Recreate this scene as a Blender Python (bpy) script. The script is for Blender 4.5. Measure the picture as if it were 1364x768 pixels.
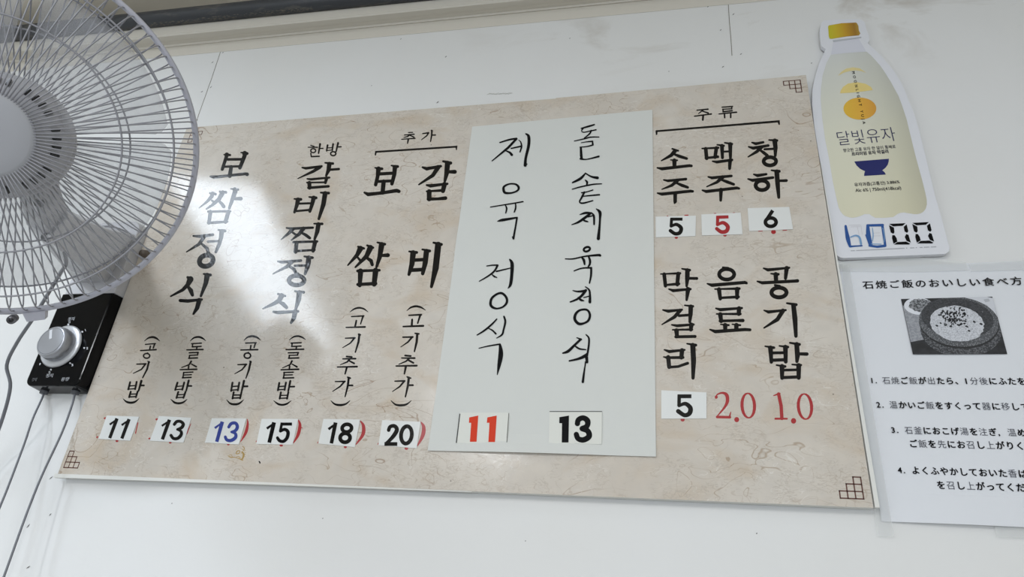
import bpy, bmesh, math, random
from mathutils import Vector, Matrix
for o in list(bpy.data.objects): bpy.data.objects.remove(o, do_unlink=True)
SC = bpy.context.scene; COL = SC.collection
random.seed(7)
# ---------------------------------------------------------------- camera
# axes of the wall (right, into the wall, up) seen in the camera's own frame (x right, y down, z forward)
FPX = 906.5207; D = 0.9346056; GAP = 0.016; EYE = 1.55
EX = Vector((0.97631615, -0.02360292, -0.21505738))
EZ = Vector((0.0776284, -0.88962068, 0.45005431))
EY = Vector((0.20194209, 0.45608985, 0.86671878))
cam = bpy.data.cameras.new('camera'); cam.sensor_width = 36; cam.lens = FPX*36/1364
cam.clip_start = .02
co = bpy.data.objects.new('camera', cam); COL.objects.link(co); SC.camera = co
def c2w(v): return Vector((v.dot(EX), v.dot(EY), v.dot(EZ)))
CAMP = Vector((0, -D-GAP, EYE))
mx, my, mz = c2w(Vector((1,0,0))), c2w(Vector((0,-1,0))), c2w(Vector((0,0,-1)))
co.matrix_world = Matrix(((mx.x,my.x,mz.x,CAMP.x),(mx.y,my.y,mz.y,CAMP.y),(mx.z,my.z,mz.z,CAMP.z),(0,0,0,1)))
# ---------------------------------------------------------------- light
CEIL = 2.79
wd = bpy.data.worlds.new('world'); SC.world = wd; wd.use_nodes = True
wd.node_tree.nodes['Background'].inputs[0].default_value = (.80,.88,1,1)
wd.node_tree.nodes['Background'].inputs[1].default_value = .1
def area(name, loc, rot, sx, sy, power, col):
    l = bpy.data.lights.new(name, 'AREA'); l.shape = 'RECTANGLE'; l.size = sx; l.size_y = sy
    l.energy = power; l.color = col
    o = bpy.data.objects.new(name, l); COL.objects.link(o); o.location = loc; o.rotation_euler = rot
    return o
area('ceiling_lamp', (-1.655,-1.53,CEIL-.03), (0,0,math.radians(-16)), .29, 1.9, 17, (.78,.88,1))
area('ceiling_lamp', (-1.15,-3.25,CEIL-.03), (0,0,0), .24, .9, 35, (.95,.97,1))
area('ceiling_lamp', (-.38,-2.60,CEIL-.03), (0,0,0), .26, 1.0, 13, (.98,.985,1))
area('ceiling_lamp', (1.9,-2.9,CEIL-.03), (0,0,0), .30, 1.2, 9, (.97,.98,1))
area('window_daylight', (.2,-4.85,1.30), (math.radians(90),0,0), 2.6, 1.2, 38, (.76,.86,1))
SC.view_settings.view_transform = 'Standard'; SC.view_settings.look = 'None'
SC.view_settings.gamma = 1; SC.view_settings.use_curve_mapping = False
SC.view_settings.exposure = 0.44

# ---------------------------------------------------------------- helpers
def PW(x, y, off):                                   # photo pixel -> point standing `off` metres in front of the wall
    r = c2w(Vector(((x-682)/FPX, (y-384)/FPX, 1))); r *= (D+GAP-off)/r.y
    return CAMP + r
def lin(c): return tuple((x/12.92 if x <= .04045 else ((x+.055)/1.055)**2.4) for x in (v/255 for v in c))
MATS = {}
def mat(name, rgb, rough=.5, metal=0, spec=.5, alpha=1, bump=0, bscale=200, trans=0, coat=0):
    if name in MATS: return MATS[name]
    m = bpy.data.materials.new(name); m.use_nodes = True; MATS[name] = m
    p = m.node_tree.nodes['Principled BSDF']; c = lin(rgb)
    p.inputs['Base Color'].default_value = (*c, 1); p.inputs['Roughness'].default_value = rough
    p.inputs['Metallic'].default_value = metal; p.inputs['Specular IOR Level'].default_value = spec
    p.inputs['Alpha'].default_value = alpha; p.inputs['Transmission Weight'].default_value = trans
    p.inputs['Coat Weight'].default_value = coat
    if bump:
        nt = m.node_tree; n = nt.nodes.new('ShaderNodeTexNoise'); n.inputs['Scale'].default_value = bscale
        tc = nt.nodes.new('ShaderNodeTexCoord'); nt.links.new(tc.outputs['Object'], n.inputs['Vector'])
        b = nt.nodes.new('ShaderNodeBump'); b.inputs['Strength'].default_value = bump; b.inputs['Distance'].default_value = .002
        nt.links.new(n.outputs[0], b.inputs['Height']); nt.links.new(b.outputs[0], p.inputs['Normal'])
    return m
def tagit(o, label=None, cat=None, group=None, kind=None):
    if label: o['label'] = label
    if cat: o['category'] = cat
    if group: o['group'] = group
    if kind: o['kind'] = kind
    return o
def mobj(name, verts, faces, m, parent=None, smooth=False, loc=None):
    """verts in world space; the object gets its origin at its parent's origin or at loc / the centre of its verts"""
    me = bpy.data.meshes.new(name)
    if parent is not None:
        org = Vector(parent['_o'])
    else:
        org = Vector(loc) if loc is not None else sum((Vector(v) for v in verts), Vector())/len(verts)
    me.from_pydata([tuple(Vector(v)-org) for v in verts], [], faces)
    if smooth: me.polygons.foreach_set('use_smooth', [True]*len(me.polygons))
    for mm in (m if isinstance(m, list) else [m]): me.materials.append(mm)
    o = bpy.data.objects.new(name, me); COL.objects.link(o)
    if parent is not None: o.parent = parent; o['_o'] = list(org)
    else: o.location = org; o['_o'] = list(org)
    return o
def empty(name, loc):
    o = bpy.data.objects.new(name, None); COL.objects.link(o); o.location = loc; o['_o'] = list(loc)
    o.empty_display_size = .02
    return o
class G:                                             # geometry collector
    def __init__(s): s.v = []; s.f = []
    def poly(s, pts):
        n = len(s.v); s.v += [Vector(p) for p in pts]; s.f.append(tuple(range(n, n+len(pts))))
    def prism(s, front, back):                       # closed solid between two loops of equal length
        k = len(front); n = len(s.v); s.v += [Vector(p) for p in front]+[Vector(p) for p in back]
        s.f.append(tuple(range(n, n+k))); s.f.append(tuple(range(n+2*k-1, n+k-1, -1)))
        for i in range(k):
            j = (i+1) % k; s.f.append((n+i, n+k+i, n+k+j, n+j))
    def box(s, a, b):
        (x0,y0,z0),(x1,y1,z1) = a, b
        s.prism([(x0,y0,z0),(x1,y0,z0),(x1,y0,z1),(x0,y0,z1)], [(x0,y1,z0),(x1,y1,z0),(x1,y1,z1),(x0,y1,z1)])
    def tube(s, pts, r, n=6, closed=False, caps=True):
        pts = [Vector(p) for p in pts]; N = len(pts); base = len(s.v)
        rr = r if isinstance(r, (list, tuple)) else [r]*N
        t0 = (pts[1]-pts[0]).normalized(); u = t0.orthogonal().normalized()
        for i, p in enumerate(pts):
            a = pts[i-1] if (i or closed) else pts[i]; b = pts[(i+1) % N] if (i < N-1 or closed) else pts[i]
            t = (b-a).normalized(); u = (u - t*u.dot(t)).normalized(); w = t.cross(u)
            for k in range(n):
                an = 2*math.pi*k/n; s.v.append(p + (u*math.cos(an)+w*math.sin(an))*rr[i])
        for i in range(N if closed else N-1):
            for k in range(n):
                a = base+i*n; b = base+((i+1) % N)*n; l = (k+1) % n
                s.f.append((a+k, a+l, b+l, b+k))
        if not closed and caps:
            s.f.append(tuple(base+n-1-k for k in range(n))); s.f.append(tuple(base+(N-1)*n+k for k in range(n)))
    def lathe(s, prof, n=48):                        # (r, h) around local z
        base = len(s.v)
        for r, h in prof:
            for k in range(n):
                a = 2*math.pi*k/n; s.v.append(Vector((r*math.cos(a), r*math.sin(a), h)))
        for i in range(len(prof)-1):
            for k in range(n):
                l = (k+1) % n; s.f.append((base+i*n+k, base+i*n+l, base+(i+1)*n+l, base+(i+1)*n+k))
    def obj(s, name, m, parent=None, smooth=False, loc=None): return mobj(name, s.v, s.f, m, parent, smooth, loc)

# --- brush strokes: polylines in a crop's coordinates, laid as thin ink on a plane ------------------
def catmull(p, closed=False, sub=5):
    n = len(p); out = []
    for i in range(n if closed else n-1):
        g = lambda k: p[k % n] if closed else p[max(0, min(n-1, k))]
        a, b, c, d = g(i-1), g(i), g(i+1), g(i+2)
        for j in range(sub):
            t = j/sub
            out.append(tuple(.5*(2*b[q]+(c[q]-a[q])*t+(2*a[q]-5*b[q]+4*c[q]-d[q])*t*t+(3*b[q]-a[q]-3*c[q]+d[q])*t**3) for q in range(3)))
    if not closed: out.append(p[-1])
    return out
class Ink:
    def __init__(s, off, ws=1): s.g = G(); s.off = off; s.k = 0; s.ws = ws
    def put(s, pts):
        s.k += 1; o = s.off if not callable(s.off) else None; e = s.k*2e-7
        s.g.poly([PW(x, y, (s.off(x, y) if o is None else o)+e) for x, y in pts])
    def disc(s, x, y, r, n=12): s.put([(x+r*math.cos(2*math.pi*k/n), y-r*math.sin(2*math.pi*k/n)) for k in range(n)])
    def stroke(s, p, closed=False, butt=False):
        p = [(x, y, w*s.ws) for x, y, w in p]
        n = len(p)
        for i in range(n if closed else n-1):
            (x0,y0,w0), (x1,y1,w1) = p[i], p[(i+1) % n]; L = math.hypot(x1-x0, y1-y0)
            if L < 1e-6: continue
            nx, ny = -(y1-y0)/L, (x1-x0)/L
            s.put([(x0+nx*w0/2,y0+ny*w0/2),(x1+nx*w1/2,y1+ny*w1/2),(x1-nx*w1/2,y1-ny*w1/2),(x0-nx*w0/2,y0-ny*w0/2)])
        for i, (x, y, w) in enumerate(p):
            if butt and i in (0, n-1): continue
            s.disc(x, y, w/2)
    def add(s, x0, y0, sc, text):
        for st in text.split(';'):
            tk = st.split()
            if not tk: continue
            fl = ''
            if tk[0].isalpha(): fl = tk.pop(0)
            if fl == 'o':                            # ring: cx cy rx ry w [tilt] [w at top and bottom]
                q = [float(t) for t in tk]; cx, cy, rx, ry, w = q[:5]; ti = math.radians(q[5]) if len(q) > 5 else 0
                w2 = q[6] if len(q) > 6 else w; p = []
                for k in range(20):
                    a = 2*math.pi*k/20; ex, ey = rx*math.cos(a), ry*math.sin(a)
                    p.append((x0+(cx+ex*math.cos(ti)-ey*math.sin(ti))/sc, y0+(cy+ex*math.sin(ti)+ey*math.cos(ti))/sc, (w*abs(math.cos(a))+w2*(1-abs(math.cos(a))))/sc))
                s.stroke(p, True); continue
            if fl == 'p':                            # filled polygon
                s.put([(x0+float(a)/sc, y0+float(b)/sc) for a, b in (t.split(',') for t in tk)]); continue
            pts = []; ws = []
            for t in tk:
                a, _, w = t.partition(':'); x, y = a.split(',')
                pts.append((float(x), float(y))); ws.append(float(w) if w else None)
            last = [w for w in ws if w is not None]; nxt = last[0]
            if ws[0] is None: ws[0] = last[0]
            if ws[-1] is None: ws[-1] = last[-1]
            for i in range(len(ws)):                 # fill the gaps between given widths
                if ws[i] is None:
                    j = i
                    while ws[j] is None: j += 1
                    ws[i] = ws[i-1]+(ws[j]-ws[i-1])/(j-i+1)
            p = [(x0+x/sc, y0+y/sc, w/sc) for (x, y), w in zip(pts, ws)]
            if 's' in fl: p = catmull(p, 'c' in fl)
            s.stroke(p, 'c' in fl, 'b' in fl)
        return s
    def obj(s, m, parent, label=None, name='lettering'): return tagit(s.g.obj(name, m, parent), label)

# --- text set in type, mapped onto a plane ----------------------------------------------------------
TCACHE = {}
def type_mesh(s, bold=0, spacing=1):
    k = (s, bold, spacing)
    if k not in TCACHE:
        c = bpy.data.curves.new('type', 'FONT'); c.body = s; c.resolution_u = 3; c.offset = min(bold, 0); c.space_character = spacing
        o = bpy.data.objects.new('type', c); COL.objects.link(o); bpy.context.view_layer.update()
        me = bpy.data.meshes.new_from_object(o.evaluated_get(bpy.context.evaluated_depsgraph_get()))
        V, F = [tuple(v.co[:2]) for v in me.vertices], [tuple(f.vertices) for f in me.polygons]
        if bold > 0:                                 # heavier weight: the same outline struck five times, slightly shifted
            n = len(V); q = [(0,0),(bold,0),(-bold,0),(0,bold*.7),(0,-bold*.7)]
            F = [tuple(i+n*j for i in f) for j in range(5) for f in F]; V = [(x+a, y+b) for a, b in q for x, y in V]
        TCACHE[k] = (V, F)
        bpy.data.objects.remove(o); bpy.data.curves.remove(c); bpy.data.meshes.remove(me)
    return TCACHE[k]
def set_type(g, s, bl, br, h, off, bold=0, spacing=1):   # bounding box of the words fitted between two pixels, h pixels tall
    V, F = type_mesh(s, bold, spacing)
    xs = [v[0] for v in V]; ys = [v[1] for v in V]; x0, x1, y0, y1 = min(xs), max(xs), min(ys), max(ys)
    A, B = PW(*bl, off), PW(*br, off); u = B-A; L = u.length
    w = Vector((-u.z, 0, u.x)).normalized()
    pxm = (PW(bl[0], bl[1], off)-PW(bl[0], bl[1]-1, off)).length if abs(u.x) > abs(u.z) else (PW(bl[0]+1, bl[1], off)-PW(bl[0], bl[1], off)).length
    n = len(g.v)
    g.v += [A+u*((x-x0)/(x1-x0))+w*((y-y0)/(y1-y0)*h*pxm) for x, y in V]
    g.f += [tuple(n+i for i in f) for f in F]
KANA = lambda ch: '\u3040' <= ch <= '\u30ff' or ch in '、,.1234'
def set_line(gb, gt, s, p0, p1, off):                # one line of Japanese print: kana heavy, kanji light
    adv = [(.62 if ch in '1234' else .45 if ch == '.' else 1.0) for ch in s]; tot = sum(adv)
    A, B = PW(*p0, off), PW(*p1, off); u = (B-A)/tot; w = Vector((-u.z, 0, u.x)); x = 0
    for ch, a in zip(s, adv):
        b = KANA(ch); V, F = type_mesh(ch, .034 if b else .0); g = gb if b else gt; n = len(g.v)
        k = .93; ky = 1.0
        g.v += [A+u*(x+vx*k)+w*(vy*ky) for vx, vy in V]; g.f += [tuple(n+i for i in f) for f in F]; x += a
# ---------------------------------------------------------------- materials with patterns
def nodes(m): return m.node_tree, m.node_tree.nodes['Principled BSDF'], m.node_tree.nodes.new, m.node_tree.links.new
def ramp(nt, src, stops):
    r = nt.nodes.new('ShaderNodeValToRGB'); nt.links.new(src, r.inputs[0]); e = r.color_ramp.elements
    for i, (p, c) in enumerate(stops):
        q = e[i] if i < 2 else e.new(p); q.position = p; q.color = (*c, 1) if len(c) == 3 else c
    return r.outputs[0]
def noise(nt, vec, scale, detail=3, dist=0, rough=.5):
    n = nt.nodes.new('ShaderNodeTexNoise'); n.inputs['Scale'].default_value = scale; n.inputs['Detail'].default_value = detail
    n.inputs['Distortion'].default_value = dist; n.inputs['Roughness'].default_value = rough; nt.links.new(vec, n.inputs['Vector']); return n.outputs[0]
def mixc(nt, f, a, b, mode='MIX'):
    m = nt.nodes.new('ShaderNodeMix'); m.data_type = 'RGBA'; m.blend_type = mode
    for s, v in ((0, f), (6, a), (7, b)):
        if hasattr(v, 'links'): nt.links.new(v, m.inputs[s])
        else: m.inputs[s].default_value = (*v, 1) if isinstance(v, tuple) else v
    return m.outputs[2]
def maprange(nt, v, a, b, c=0, d=1):
    m = nt.nodes.new('ShaderNodeMapRange'); nt.links.new(v, m.inputs[0])
    for i, x in enumerate((a, b, c, d)): m.inputs[i+1].default_value = x
    return m.outputs[0]
def mapping(nt, vec, sc, rot=(0,0,0), loc=(0,0,0)):
    m = nt.nodes.new('ShaderNodeMapping'); nt.links.new(vec, m.inputs[0]); m.inputs['Scale'].default_value = sc
    m.inputs['Rotation'].default_value = rot; m.inputs['Location'].default_value = loc; return m.outputs[0]
def math_(nt, op, a, b):
    m = nt.nodes.new('ShaderNodeMath'); m.operation = op
    for i, v in enumerate((a, b)):
        if hasattr(v, 'links'): nt.links.new(v, m.inputs[i])
        else: m.inputs[i].default_value = v
    return m.outputs[0]

WALLC = (229,229,228)
def wall_mat(name, rgb, dirt):
    m = mat(name, rgb, .55, spec=.35); nt, p, _, L = nodes(m)
    tc = nt.nodes.new('ShaderNodeTexCoord').outputs['Object']
    base = lin(rgb)
    n1 = maprange(nt, noise(nt, tc, 1.7, 4), .35, .75)
    c = mixc(nt, n1, base, tuple(x*k for x, k in zip(base, (.95,.94,.91))))
    if dirt:                                         # brownish smears high on the wall
        geo = nt.nodes.new('ShaderNodeNewGeometry').outputs['Position']; sep = nt.nodes.new('ShaderNodeSeparateXYZ'); L(geo, sep.inputs[0])
        hi = maprange(nt, sep.outputs[2], 2.42, 2.56); rt = maprange(nt, sep.outputs[0], -.45, .1)
        sm = maprange(nt, noise(nt, mapping(nt, tc, (1,1,2.0)), 5, 6, .6, .6), .53, .72)
        f = math_(nt, 'MULTIPLY', math_(nt, 'MULTIPLY', hi, sm), math_(nt, 'MULTIPLY', rt, .55))
        c = mixc(nt, f, c, lin((158,144,122)))
    L(c, p.inputs['Base Color'])
    b = nt.nodes.new('ShaderNodeBump'); b.inputs['Strength'].default_value = .25; b.inputs['Distance'].default_value = .0006
    L(noise(nt, tc, 160, 3), b.inputs['Height']); L(b.outputs[0], p.inputs['Normal'])
    return m
M_wall = wall_mat('painted_wall', WALLC, True)
M_room = wall_mat('room_wall', (224,224,220), False)
M_ceil = mat('ceiling_paint', (222,214,198), .7, bump=.3, bscale=40)
M_added_trim = mat('added_trim_cream', (216,210,198), .55, bump=.15, bscale=60)
M_floor = mat('floor_tile', (146,144,140), .4)

def hanji():                                         # laminated mulberry-paper print: curled fibres and flecks
    m = mat('hanji_print', (206,198,188), .13, spec=.5); nt, p, _, L = nodes(m)
    tc = nt.nodes.new('ShaderNodeTexCoord').outputs['Object']
    base = mixc(nt, maprange(nt, noise(nt, tc, 5, 4), .3, .7), lin((216,209,199)), lin((206,196,183)))
    base = mixc(nt, maprange(nt, noise(nt, mapping(nt, tc, (1,1,1.6), loc=(3,0,1)), 9, 5, .8), .52, .74, 0, .6), base, lin((192,170,142)))
    cl = maprange(nt, noise(nt, tc, 60, 4), .35, .7, 0, .38)
    base = mixc(nt, cl, base, lin((197,190,181)))
    for sc, w, ms, col, off, k in ((8,.0055,6,(142,112,84),0,.6), (15,.009,9,(158,134,108),5,.6), (25,.014,14,(168,150,130),9,.45), (44,.03,20,(182,168,152),14,.4), (26,.012,13,(232,228,222),20,.5), (75,.05,30,(182,171,158),31,.5)):
        v = mapping(nt, tc, (1,1,2.2), (0,.25*math.sin(off*3),0), (off,off,off))
        n = noise(nt, v, sc, 1.5, 1.6, .4)
        d = math_(nt, 'ABSOLUTE', math_(nt, 'SUBTRACT', n, .5), 0)
        line = maprange(nt, d, w*.3, w, 1, 0)
        msk = maprange(nt, noise(nt, mapping(nt, tc, (1,1,1), loc=(off+2,1,7)), ms, 2), .50, .60)
        base = mixc(nt, math_(nt, 'MULTIPLY', math_(nt, 'MULTIPLY', line, msk), k), base, lin(col))
    vo = nt.nodes.new('ShaderNodeTexVoronoi'); vo.inputs['Scale'].default_value = 42; L(tc, vo.inputs['Vector'])
    sp = maprange(nt, vo.outputs[0], .035, .06, 1, 0)
    keep = maprange(nt, noise(nt, tc, 19, 1), .60, .63)
    base = mixc(nt, math_(nt, 'MULTIPLY', math_(nt, 'MULTIPLY', sp, keep), .8), base, lin((80,66,52)))
    L(base, p.inputs['Base Color'])
    b = nt.nodes.new('ShaderNodeBump'); b.inputs['Strength'].default_value = .14; b.inputs['Distance'].default_value = .0005
    L(noise(nt, tc, 130, 3), b.inputs['Height']); L(b.outputs[0], p.inputs['Normal'])
    return m
M_board = hanji()
M_ink = mat('black_print', (8,7,8), .13, spec=.36, bump=.12, bscale=130)
M_pen = mat('marker_ink', (8,8,10), .6, spec=.12)
M_red = mat('red_print', (168,38,42), .3)
M_brown = mat('brown_print', (92,50,38), .4)
M_blue = mat('blue_print', (30,52,140), .35)
M_orange = mat('orange_print', (214,62,34), .5, spec=.15)
M_card = mat('card_stock', (226,227,224), .5)
M_sheet = mat('drawing_paper', (214,215,210), .75, bump=.1, bscale=90)
M_foam = mat('board_edge_white', (225,224,218), .5)

# ---------------------------------------------------------------- the room
RX0, RX1, RY = -3.6, 2.8, -5.0
def room(name, a, b, m, hole=None):
    g = G(); g.box(a, b); return tagit(g.obj(name, m), kind='structure')
w_back = room('wall_back', (RX0, 0, 0), (RX1, .12, CEIL), M_wall)
room('wall_left', (RX0-.12, RY, 0), (RX0, .12, CEIL), M_room)
room('wall_right', (RX1, RY, 0), (RX1+.12, .12, CEIL), M_room)
room('wall_front', (RX0-.12, RY-.12, 0), (RX1+.12, RY, CEIL), M_room)
room('floor', (RX0-.12, RY-.12, -.1), (RX1+.12, .12, 0), M_floor)
room('ceiling', (RX0-.12, RY-.12, CEIL), (RX1+.12, .12, CEIL+.1), M_ceil)
def ext(p, q, X): return p+(q-p)*((X-p.x)/(q.x-p.x))
# added trim under the ceiling, stepped and coved to make the shadow bands
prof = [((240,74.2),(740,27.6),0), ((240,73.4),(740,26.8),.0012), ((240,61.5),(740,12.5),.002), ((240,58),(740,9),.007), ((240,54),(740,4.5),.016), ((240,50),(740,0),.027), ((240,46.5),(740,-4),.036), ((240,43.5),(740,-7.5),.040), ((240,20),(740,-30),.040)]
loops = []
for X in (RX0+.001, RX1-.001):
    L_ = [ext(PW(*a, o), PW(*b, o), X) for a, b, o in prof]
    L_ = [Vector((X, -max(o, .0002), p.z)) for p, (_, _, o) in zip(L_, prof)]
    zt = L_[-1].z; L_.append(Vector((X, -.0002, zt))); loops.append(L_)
g = G(); g.prism(loops[0], loops[1]); tagit(g.obj('added_shade_trim_1', M_added_trim), kind='structure')
# the seams between the wall panels and the fly-specks
g = G()
def fleck(g, x, y, l, w, ang, off=.0004):
    p = PW(x, y, off); a = math.radians(ang); u = Vector((math.cos(a), 0, math.sin(a)))*l; v = Vector((-math.sin(a), 0, math.cos(a)))*w
    g.prism([p-u+Vector((0,-.0003,0)), p-v*.8+Vector((0,-.0003,0)), p+u+Vector((0,-.0003,0)), p+v+Vector((0,-.0003,0))], [p-u, p-v*.8, p+u, p+v])
for x, y, l in [(283,83,3),(269,122,3),(281,116,3),(599,34,3.4),(594,75.5,3),(583,136,3.4),(534,52,2),(540,33,2),(495,114,1.2),(977,19,3.2),(963,89,3.2),(987,72,2.6),(960,40,2.6),(838,15,3),(857,16,1.6),(943,9,2.4),(759,51,1.5),(891,95,1.4),(1081,84,1.8),(68,636,4),(37.7,700,4),(37.7,755,4),(67,685,2.4),(297,70,2),(262.5,160,2),(1008,710,1.3),(430,690,1),(700,720,.9),(229,670,1)]:
    fleck(g, x, y, l*.0009, .0007, 50+random.uniform(-15,15))
tagit(g.obj('speck', mat('fly_speck', (40,34,30), .8), w_back), 'small dark specks scattered on the white wall', kind='stuff')
g = G()
def crack(g, pts, w, off=.0003):
    for (x0,y0),(x1,y1) in zip(pts, pts[1:]):
        a, b = PW(x0,y0,off), PW(x1,y1,off); n = (b-a).cross(Vector((0,1,0))).normalized()*w
        g.prism([a-n+Vector((0,-.0002,0)), b-n+Vector((0,-.0002,0)), b+n+Vector((0,-.0002,0)), a+n+Vector((0,-.0002,0))], [a-n, b-n, b+n, a+n])
crack(g, [(296,62),(290,80),(281,107),(262,160)], .00045)
crack(g, [(970,3),(971.5,28),(973.5,50),(975,74)], .0005)
g.obj('seam', mat('seam_dark', (120,112,98), .8), w_back)  # joint lines in their own darker tone
g = G()
for k in range(26):
    fleck(g, 650+k*1.25, 125.4-k*.06+random.uniform(-1.2,1.2), .0022, .0006, random.uniform(-5,30), .0004)
tagit(g.obj('scuff', mat('scuff_grey', (200,200,194), .8), w_back), 'pale grey scuff on the wall above the menu board', kind='stuff')
# conduit pipe
P0, P1 = PW(0,47,.05), PW(566,-11,.05)
ra, rb = PW(280,7.2,.05)-CAMP, PW(280,29.3,.05)-CAMP
PR = ra.cross(rb).length/(ra.length*rb.length)*ra.length*.52
pa, pb = ext(P0, P1, RX0+.005), ext(P0, P1, 1.2)
print('pipe r', PR, pa, pb)
pipe = empty('conduit_pipe', (pa+pb)/2)
tagit(pipe, 'dark grey round pipe running along the top of the wall under the ceiling', 'pipe')
m = mat('pipe_grey', (62,64,68), .45, spec=.5); nt, p, _, L = nodes(m)
tc = nt.nodes.new('ShaderNodeTexCoord').outputs['Object']
L(mixc(nt, maprange(nt, noise(nt, mapping(nt, tc, (3,14,14)), 6, 5), .56, .66, 0, .55), lin((58,60,64)), lin((96,94,88))), p.inputs['Base Color'])
g = G(); g.tube([pa, pb], PR, 28); g.obj('pipe', m, pipe, True)
g = G()                                              # flaked paint along the underside
for k in range(220):
    t = PW(random.uniform(195, 420), 0, .05); q = ext(P0, P1, t.x)
    a = random.uniform(-1.75, -1.25); n_ = Vector((0, -math.cos(a+1.0), math.sin(a+.1)))
    n_ = Vector((0, -math.cos(a), math.sin(a))).normalized(); c = q+n_*(PR+.0002); u = (pb-pa).normalized()*random.uniform(.001,.006); v = n_.cross(Vector((1,0,0))).normalized()*random.uniform(.0003,.0009)
    g.poly([c-u, c-v, c+u, c+v])
tagit(g.obj('flaked_paint', mat('flake', (112,107,96), .8), pipe), kind='stuff')
for X in (-2.4, -1.95, .35, .9):
    q = ext(P0, P1, X); g = G(); g.tube([(X, q.y+(PR+.0015)*math.cos(a_*math.pi/12), q.z+(PR+.0015)*math.sin(a_*math.pi/12)) for a_ in range(24)], .002, 6, True); g.obj('clamp', m, pipe, True)

# ---------------------------------------------------------------- menu board
BO = GAP
outline = [(249,170),(500,150.2),(740,131.2),(741,130.4),(910,115),(1073.6,99.8),(1119,390),(1163.5,676),(900,665.0),(630,653.9),(350,641.6),(77,630.5),(163,400)]
F = [PW(x, y, BO) for x, y in outline]; Bk = [Vector((v.x, -.004, v.z)) for v in F]
board = empty('menu_board', (-.35, -.004, 1.55+.17))
tagit(board, 'wide beige paper-patterned menu board with black brush lettering on the wall', 'menu board')
g = G(); g.prism(F, Bk); pn = g.obj('panel', [M_board, M_foam], board)
for i, f in enumerate(pn.data.polygons): f.material_index = 0 if i == 0 else 1
g = G()                                              # white edging that shows along the bottom and the right side
def strip(g, pts, w0, w1, off, th, side):
    n = len(pts); P = [PW(x, y, off) for x, y in pts]
    for i in range(n-1):
        ws = [w0+(w1-w0)*k/(n-1) for k in (i, i+1)]; d = Vector(side)
        a, b = P[i], P[i+1]; q = [a, b, b+d*ws[1], a+d*ws[0]]
        g.prism([v+Vector((0,-th,0)) for v in q], q)
strip(g, [(77,631.3),(350,642.4),(630,654.7)], .0062, .0012, BO-.006, .006, (0,0,-1))
g.obj('edge_strip', M_foam, board)
g = G(); strip(g, [(1092,220),(1119,390),(1164,676.4)], .0006, .0052, BO-.007, .006, (1,0,0)); g.obj('edge_strip', M_foam, board)

INK = BO+.0001
def write(parent, name_label, m, *items, off=INK, name='lettering'):
    for x0, y0, sc, s in items:
        k = Ink(off, 1.1 if m is M_ink else 1.06); k.add(x0, y0, sc, s); o = k.obj(m, parent, name_label, name)
    return o
write(board, 'large black word reading bossam jeongsik, four syllables down', M_ink,
 (220,190,6, "470,95:10 518,98:18;493,96:34 488,115:26 470,170:24 456,212:24;606,78:10 655,86:22;636,84:36 635,104:30 615,155:28 597,200:26;500,133 615,132:20;478,191 600,188:17;528,192:26 516,264:32;362,270:14 390,274:26 420,272:22 530,260:20 640,248:22 655,252:28"
           ";358,402:14 402,410:20;380,405:30 370,430:28 335,470:20 270,522:5;437,390:16 486,396:20;460,398:34 430,450:30 380,495:22 330,528:12;425,462:16 450,485:24 468,510:26;370,458:12 398,482:20;526,368:12 582,374:18;556,372:32 560,385:34 540,445:30 512,522:20;545,447:18 605,447:28;345,550:18 520,546:16;362,550:28 350,640:26;506,550:30 482,632:28;345,640:22 495,630:18"),
 (210,300,6, "285,84:14 340,88:24 440,75:22;372,90:28 330,150:24 230,212:9;355,150:18 395,185:26 402,212:20;485,36:14 538,44:22;512,48:36 506,100:30 492,150:28 465,212:20;402,130:18 495,125:18;o 388 282 56 44 36 -20;405,222:30"
           ";240,415:20 262,430:46 240,475:32 200,515:24 104,566:12;240,485:20 265,520:34 278,556:24;368,388:14 422,396:22;396,400:40 385,460:34 345,565:18;180,600:24 240,604:26 352,592:18;332,598:36 315,660:32 286,706:16"))
write(board, 'large black word reading galbijjim jeongsik under two small syllables', M_ink,
 (350,170,6, "383,140 412,150:8;363,156:8 437,156:10;o 403 183 20 16 10;458,130:15 446,204:11;452,166 482,165:9;384,205 388,230:10;388,231 452,228:11;518,140:14 510,185:11;562,130:14 555,180:11;516,162 560,158:8;512,182 558,178:8;602,122:15 586,190:11;595,153 626,152:10;o 563 207 21 16 11"
           ";315,318:12 345,324:20 470,308:18;455,316:26 400,350:22 280,406:7;498,280:12 560,286:20;532,290:34 525,340:30 506,384:16;540,335:18 608,330:18;355,408:12 385,412:18 532,398:16;510,402:26 500,440:20;352,438:12 500,436:14;372,440:30 374,480:28;365,480:20 525,468:20"
           ";252,568:12 304,572:22;282,575:34 272,620:28 254,674:20;370,553:12 426,560:22;407,560:34 395,610:28 376,668:22;285,606 395,603:16;265,666 380,656:16;464,518:14 527,522:20;498,525:36 485,610:34 448,728:20"),
 (340,290,6, "250,80:12 285,86:20 460,78:18;300,90:28 270,120:24 207,173:7;285,108:14 330,138:18;385,85:30 350,130:26 288,178:10;365,115:16 405,138:24 435,160:22;470,46:12 535,48:20;505,52:34 495,110:32 474,170:18;305,194:18 495,188:18;330,198:30 322,270:30;478,192:32 462,262:28;315,266:18 475,256:16"
           ";183,348:16 215,354:22 365,341:20;292,350:30 260,385:26 142,447:9;270,385:18 310,410:26 324,440:24;392,308:14 458,318:20;428,320:38 420,380:36 398,448:20;316,382:18 415,380:18;o 330 499 61 38 32;338,450:28"),
 (330,380,6, "242,68:16 300,84:16;270,82:40 250,120:32 200,150:26 122,184:11;245,125:20 285,150:32 310,176:24;378,46:14 446,54:22;412,58:38 406,110:38 384,186:20;206,210:18 240,216:26 402,206:20;378,210:38 368,260:32 346,298:18"))
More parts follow.
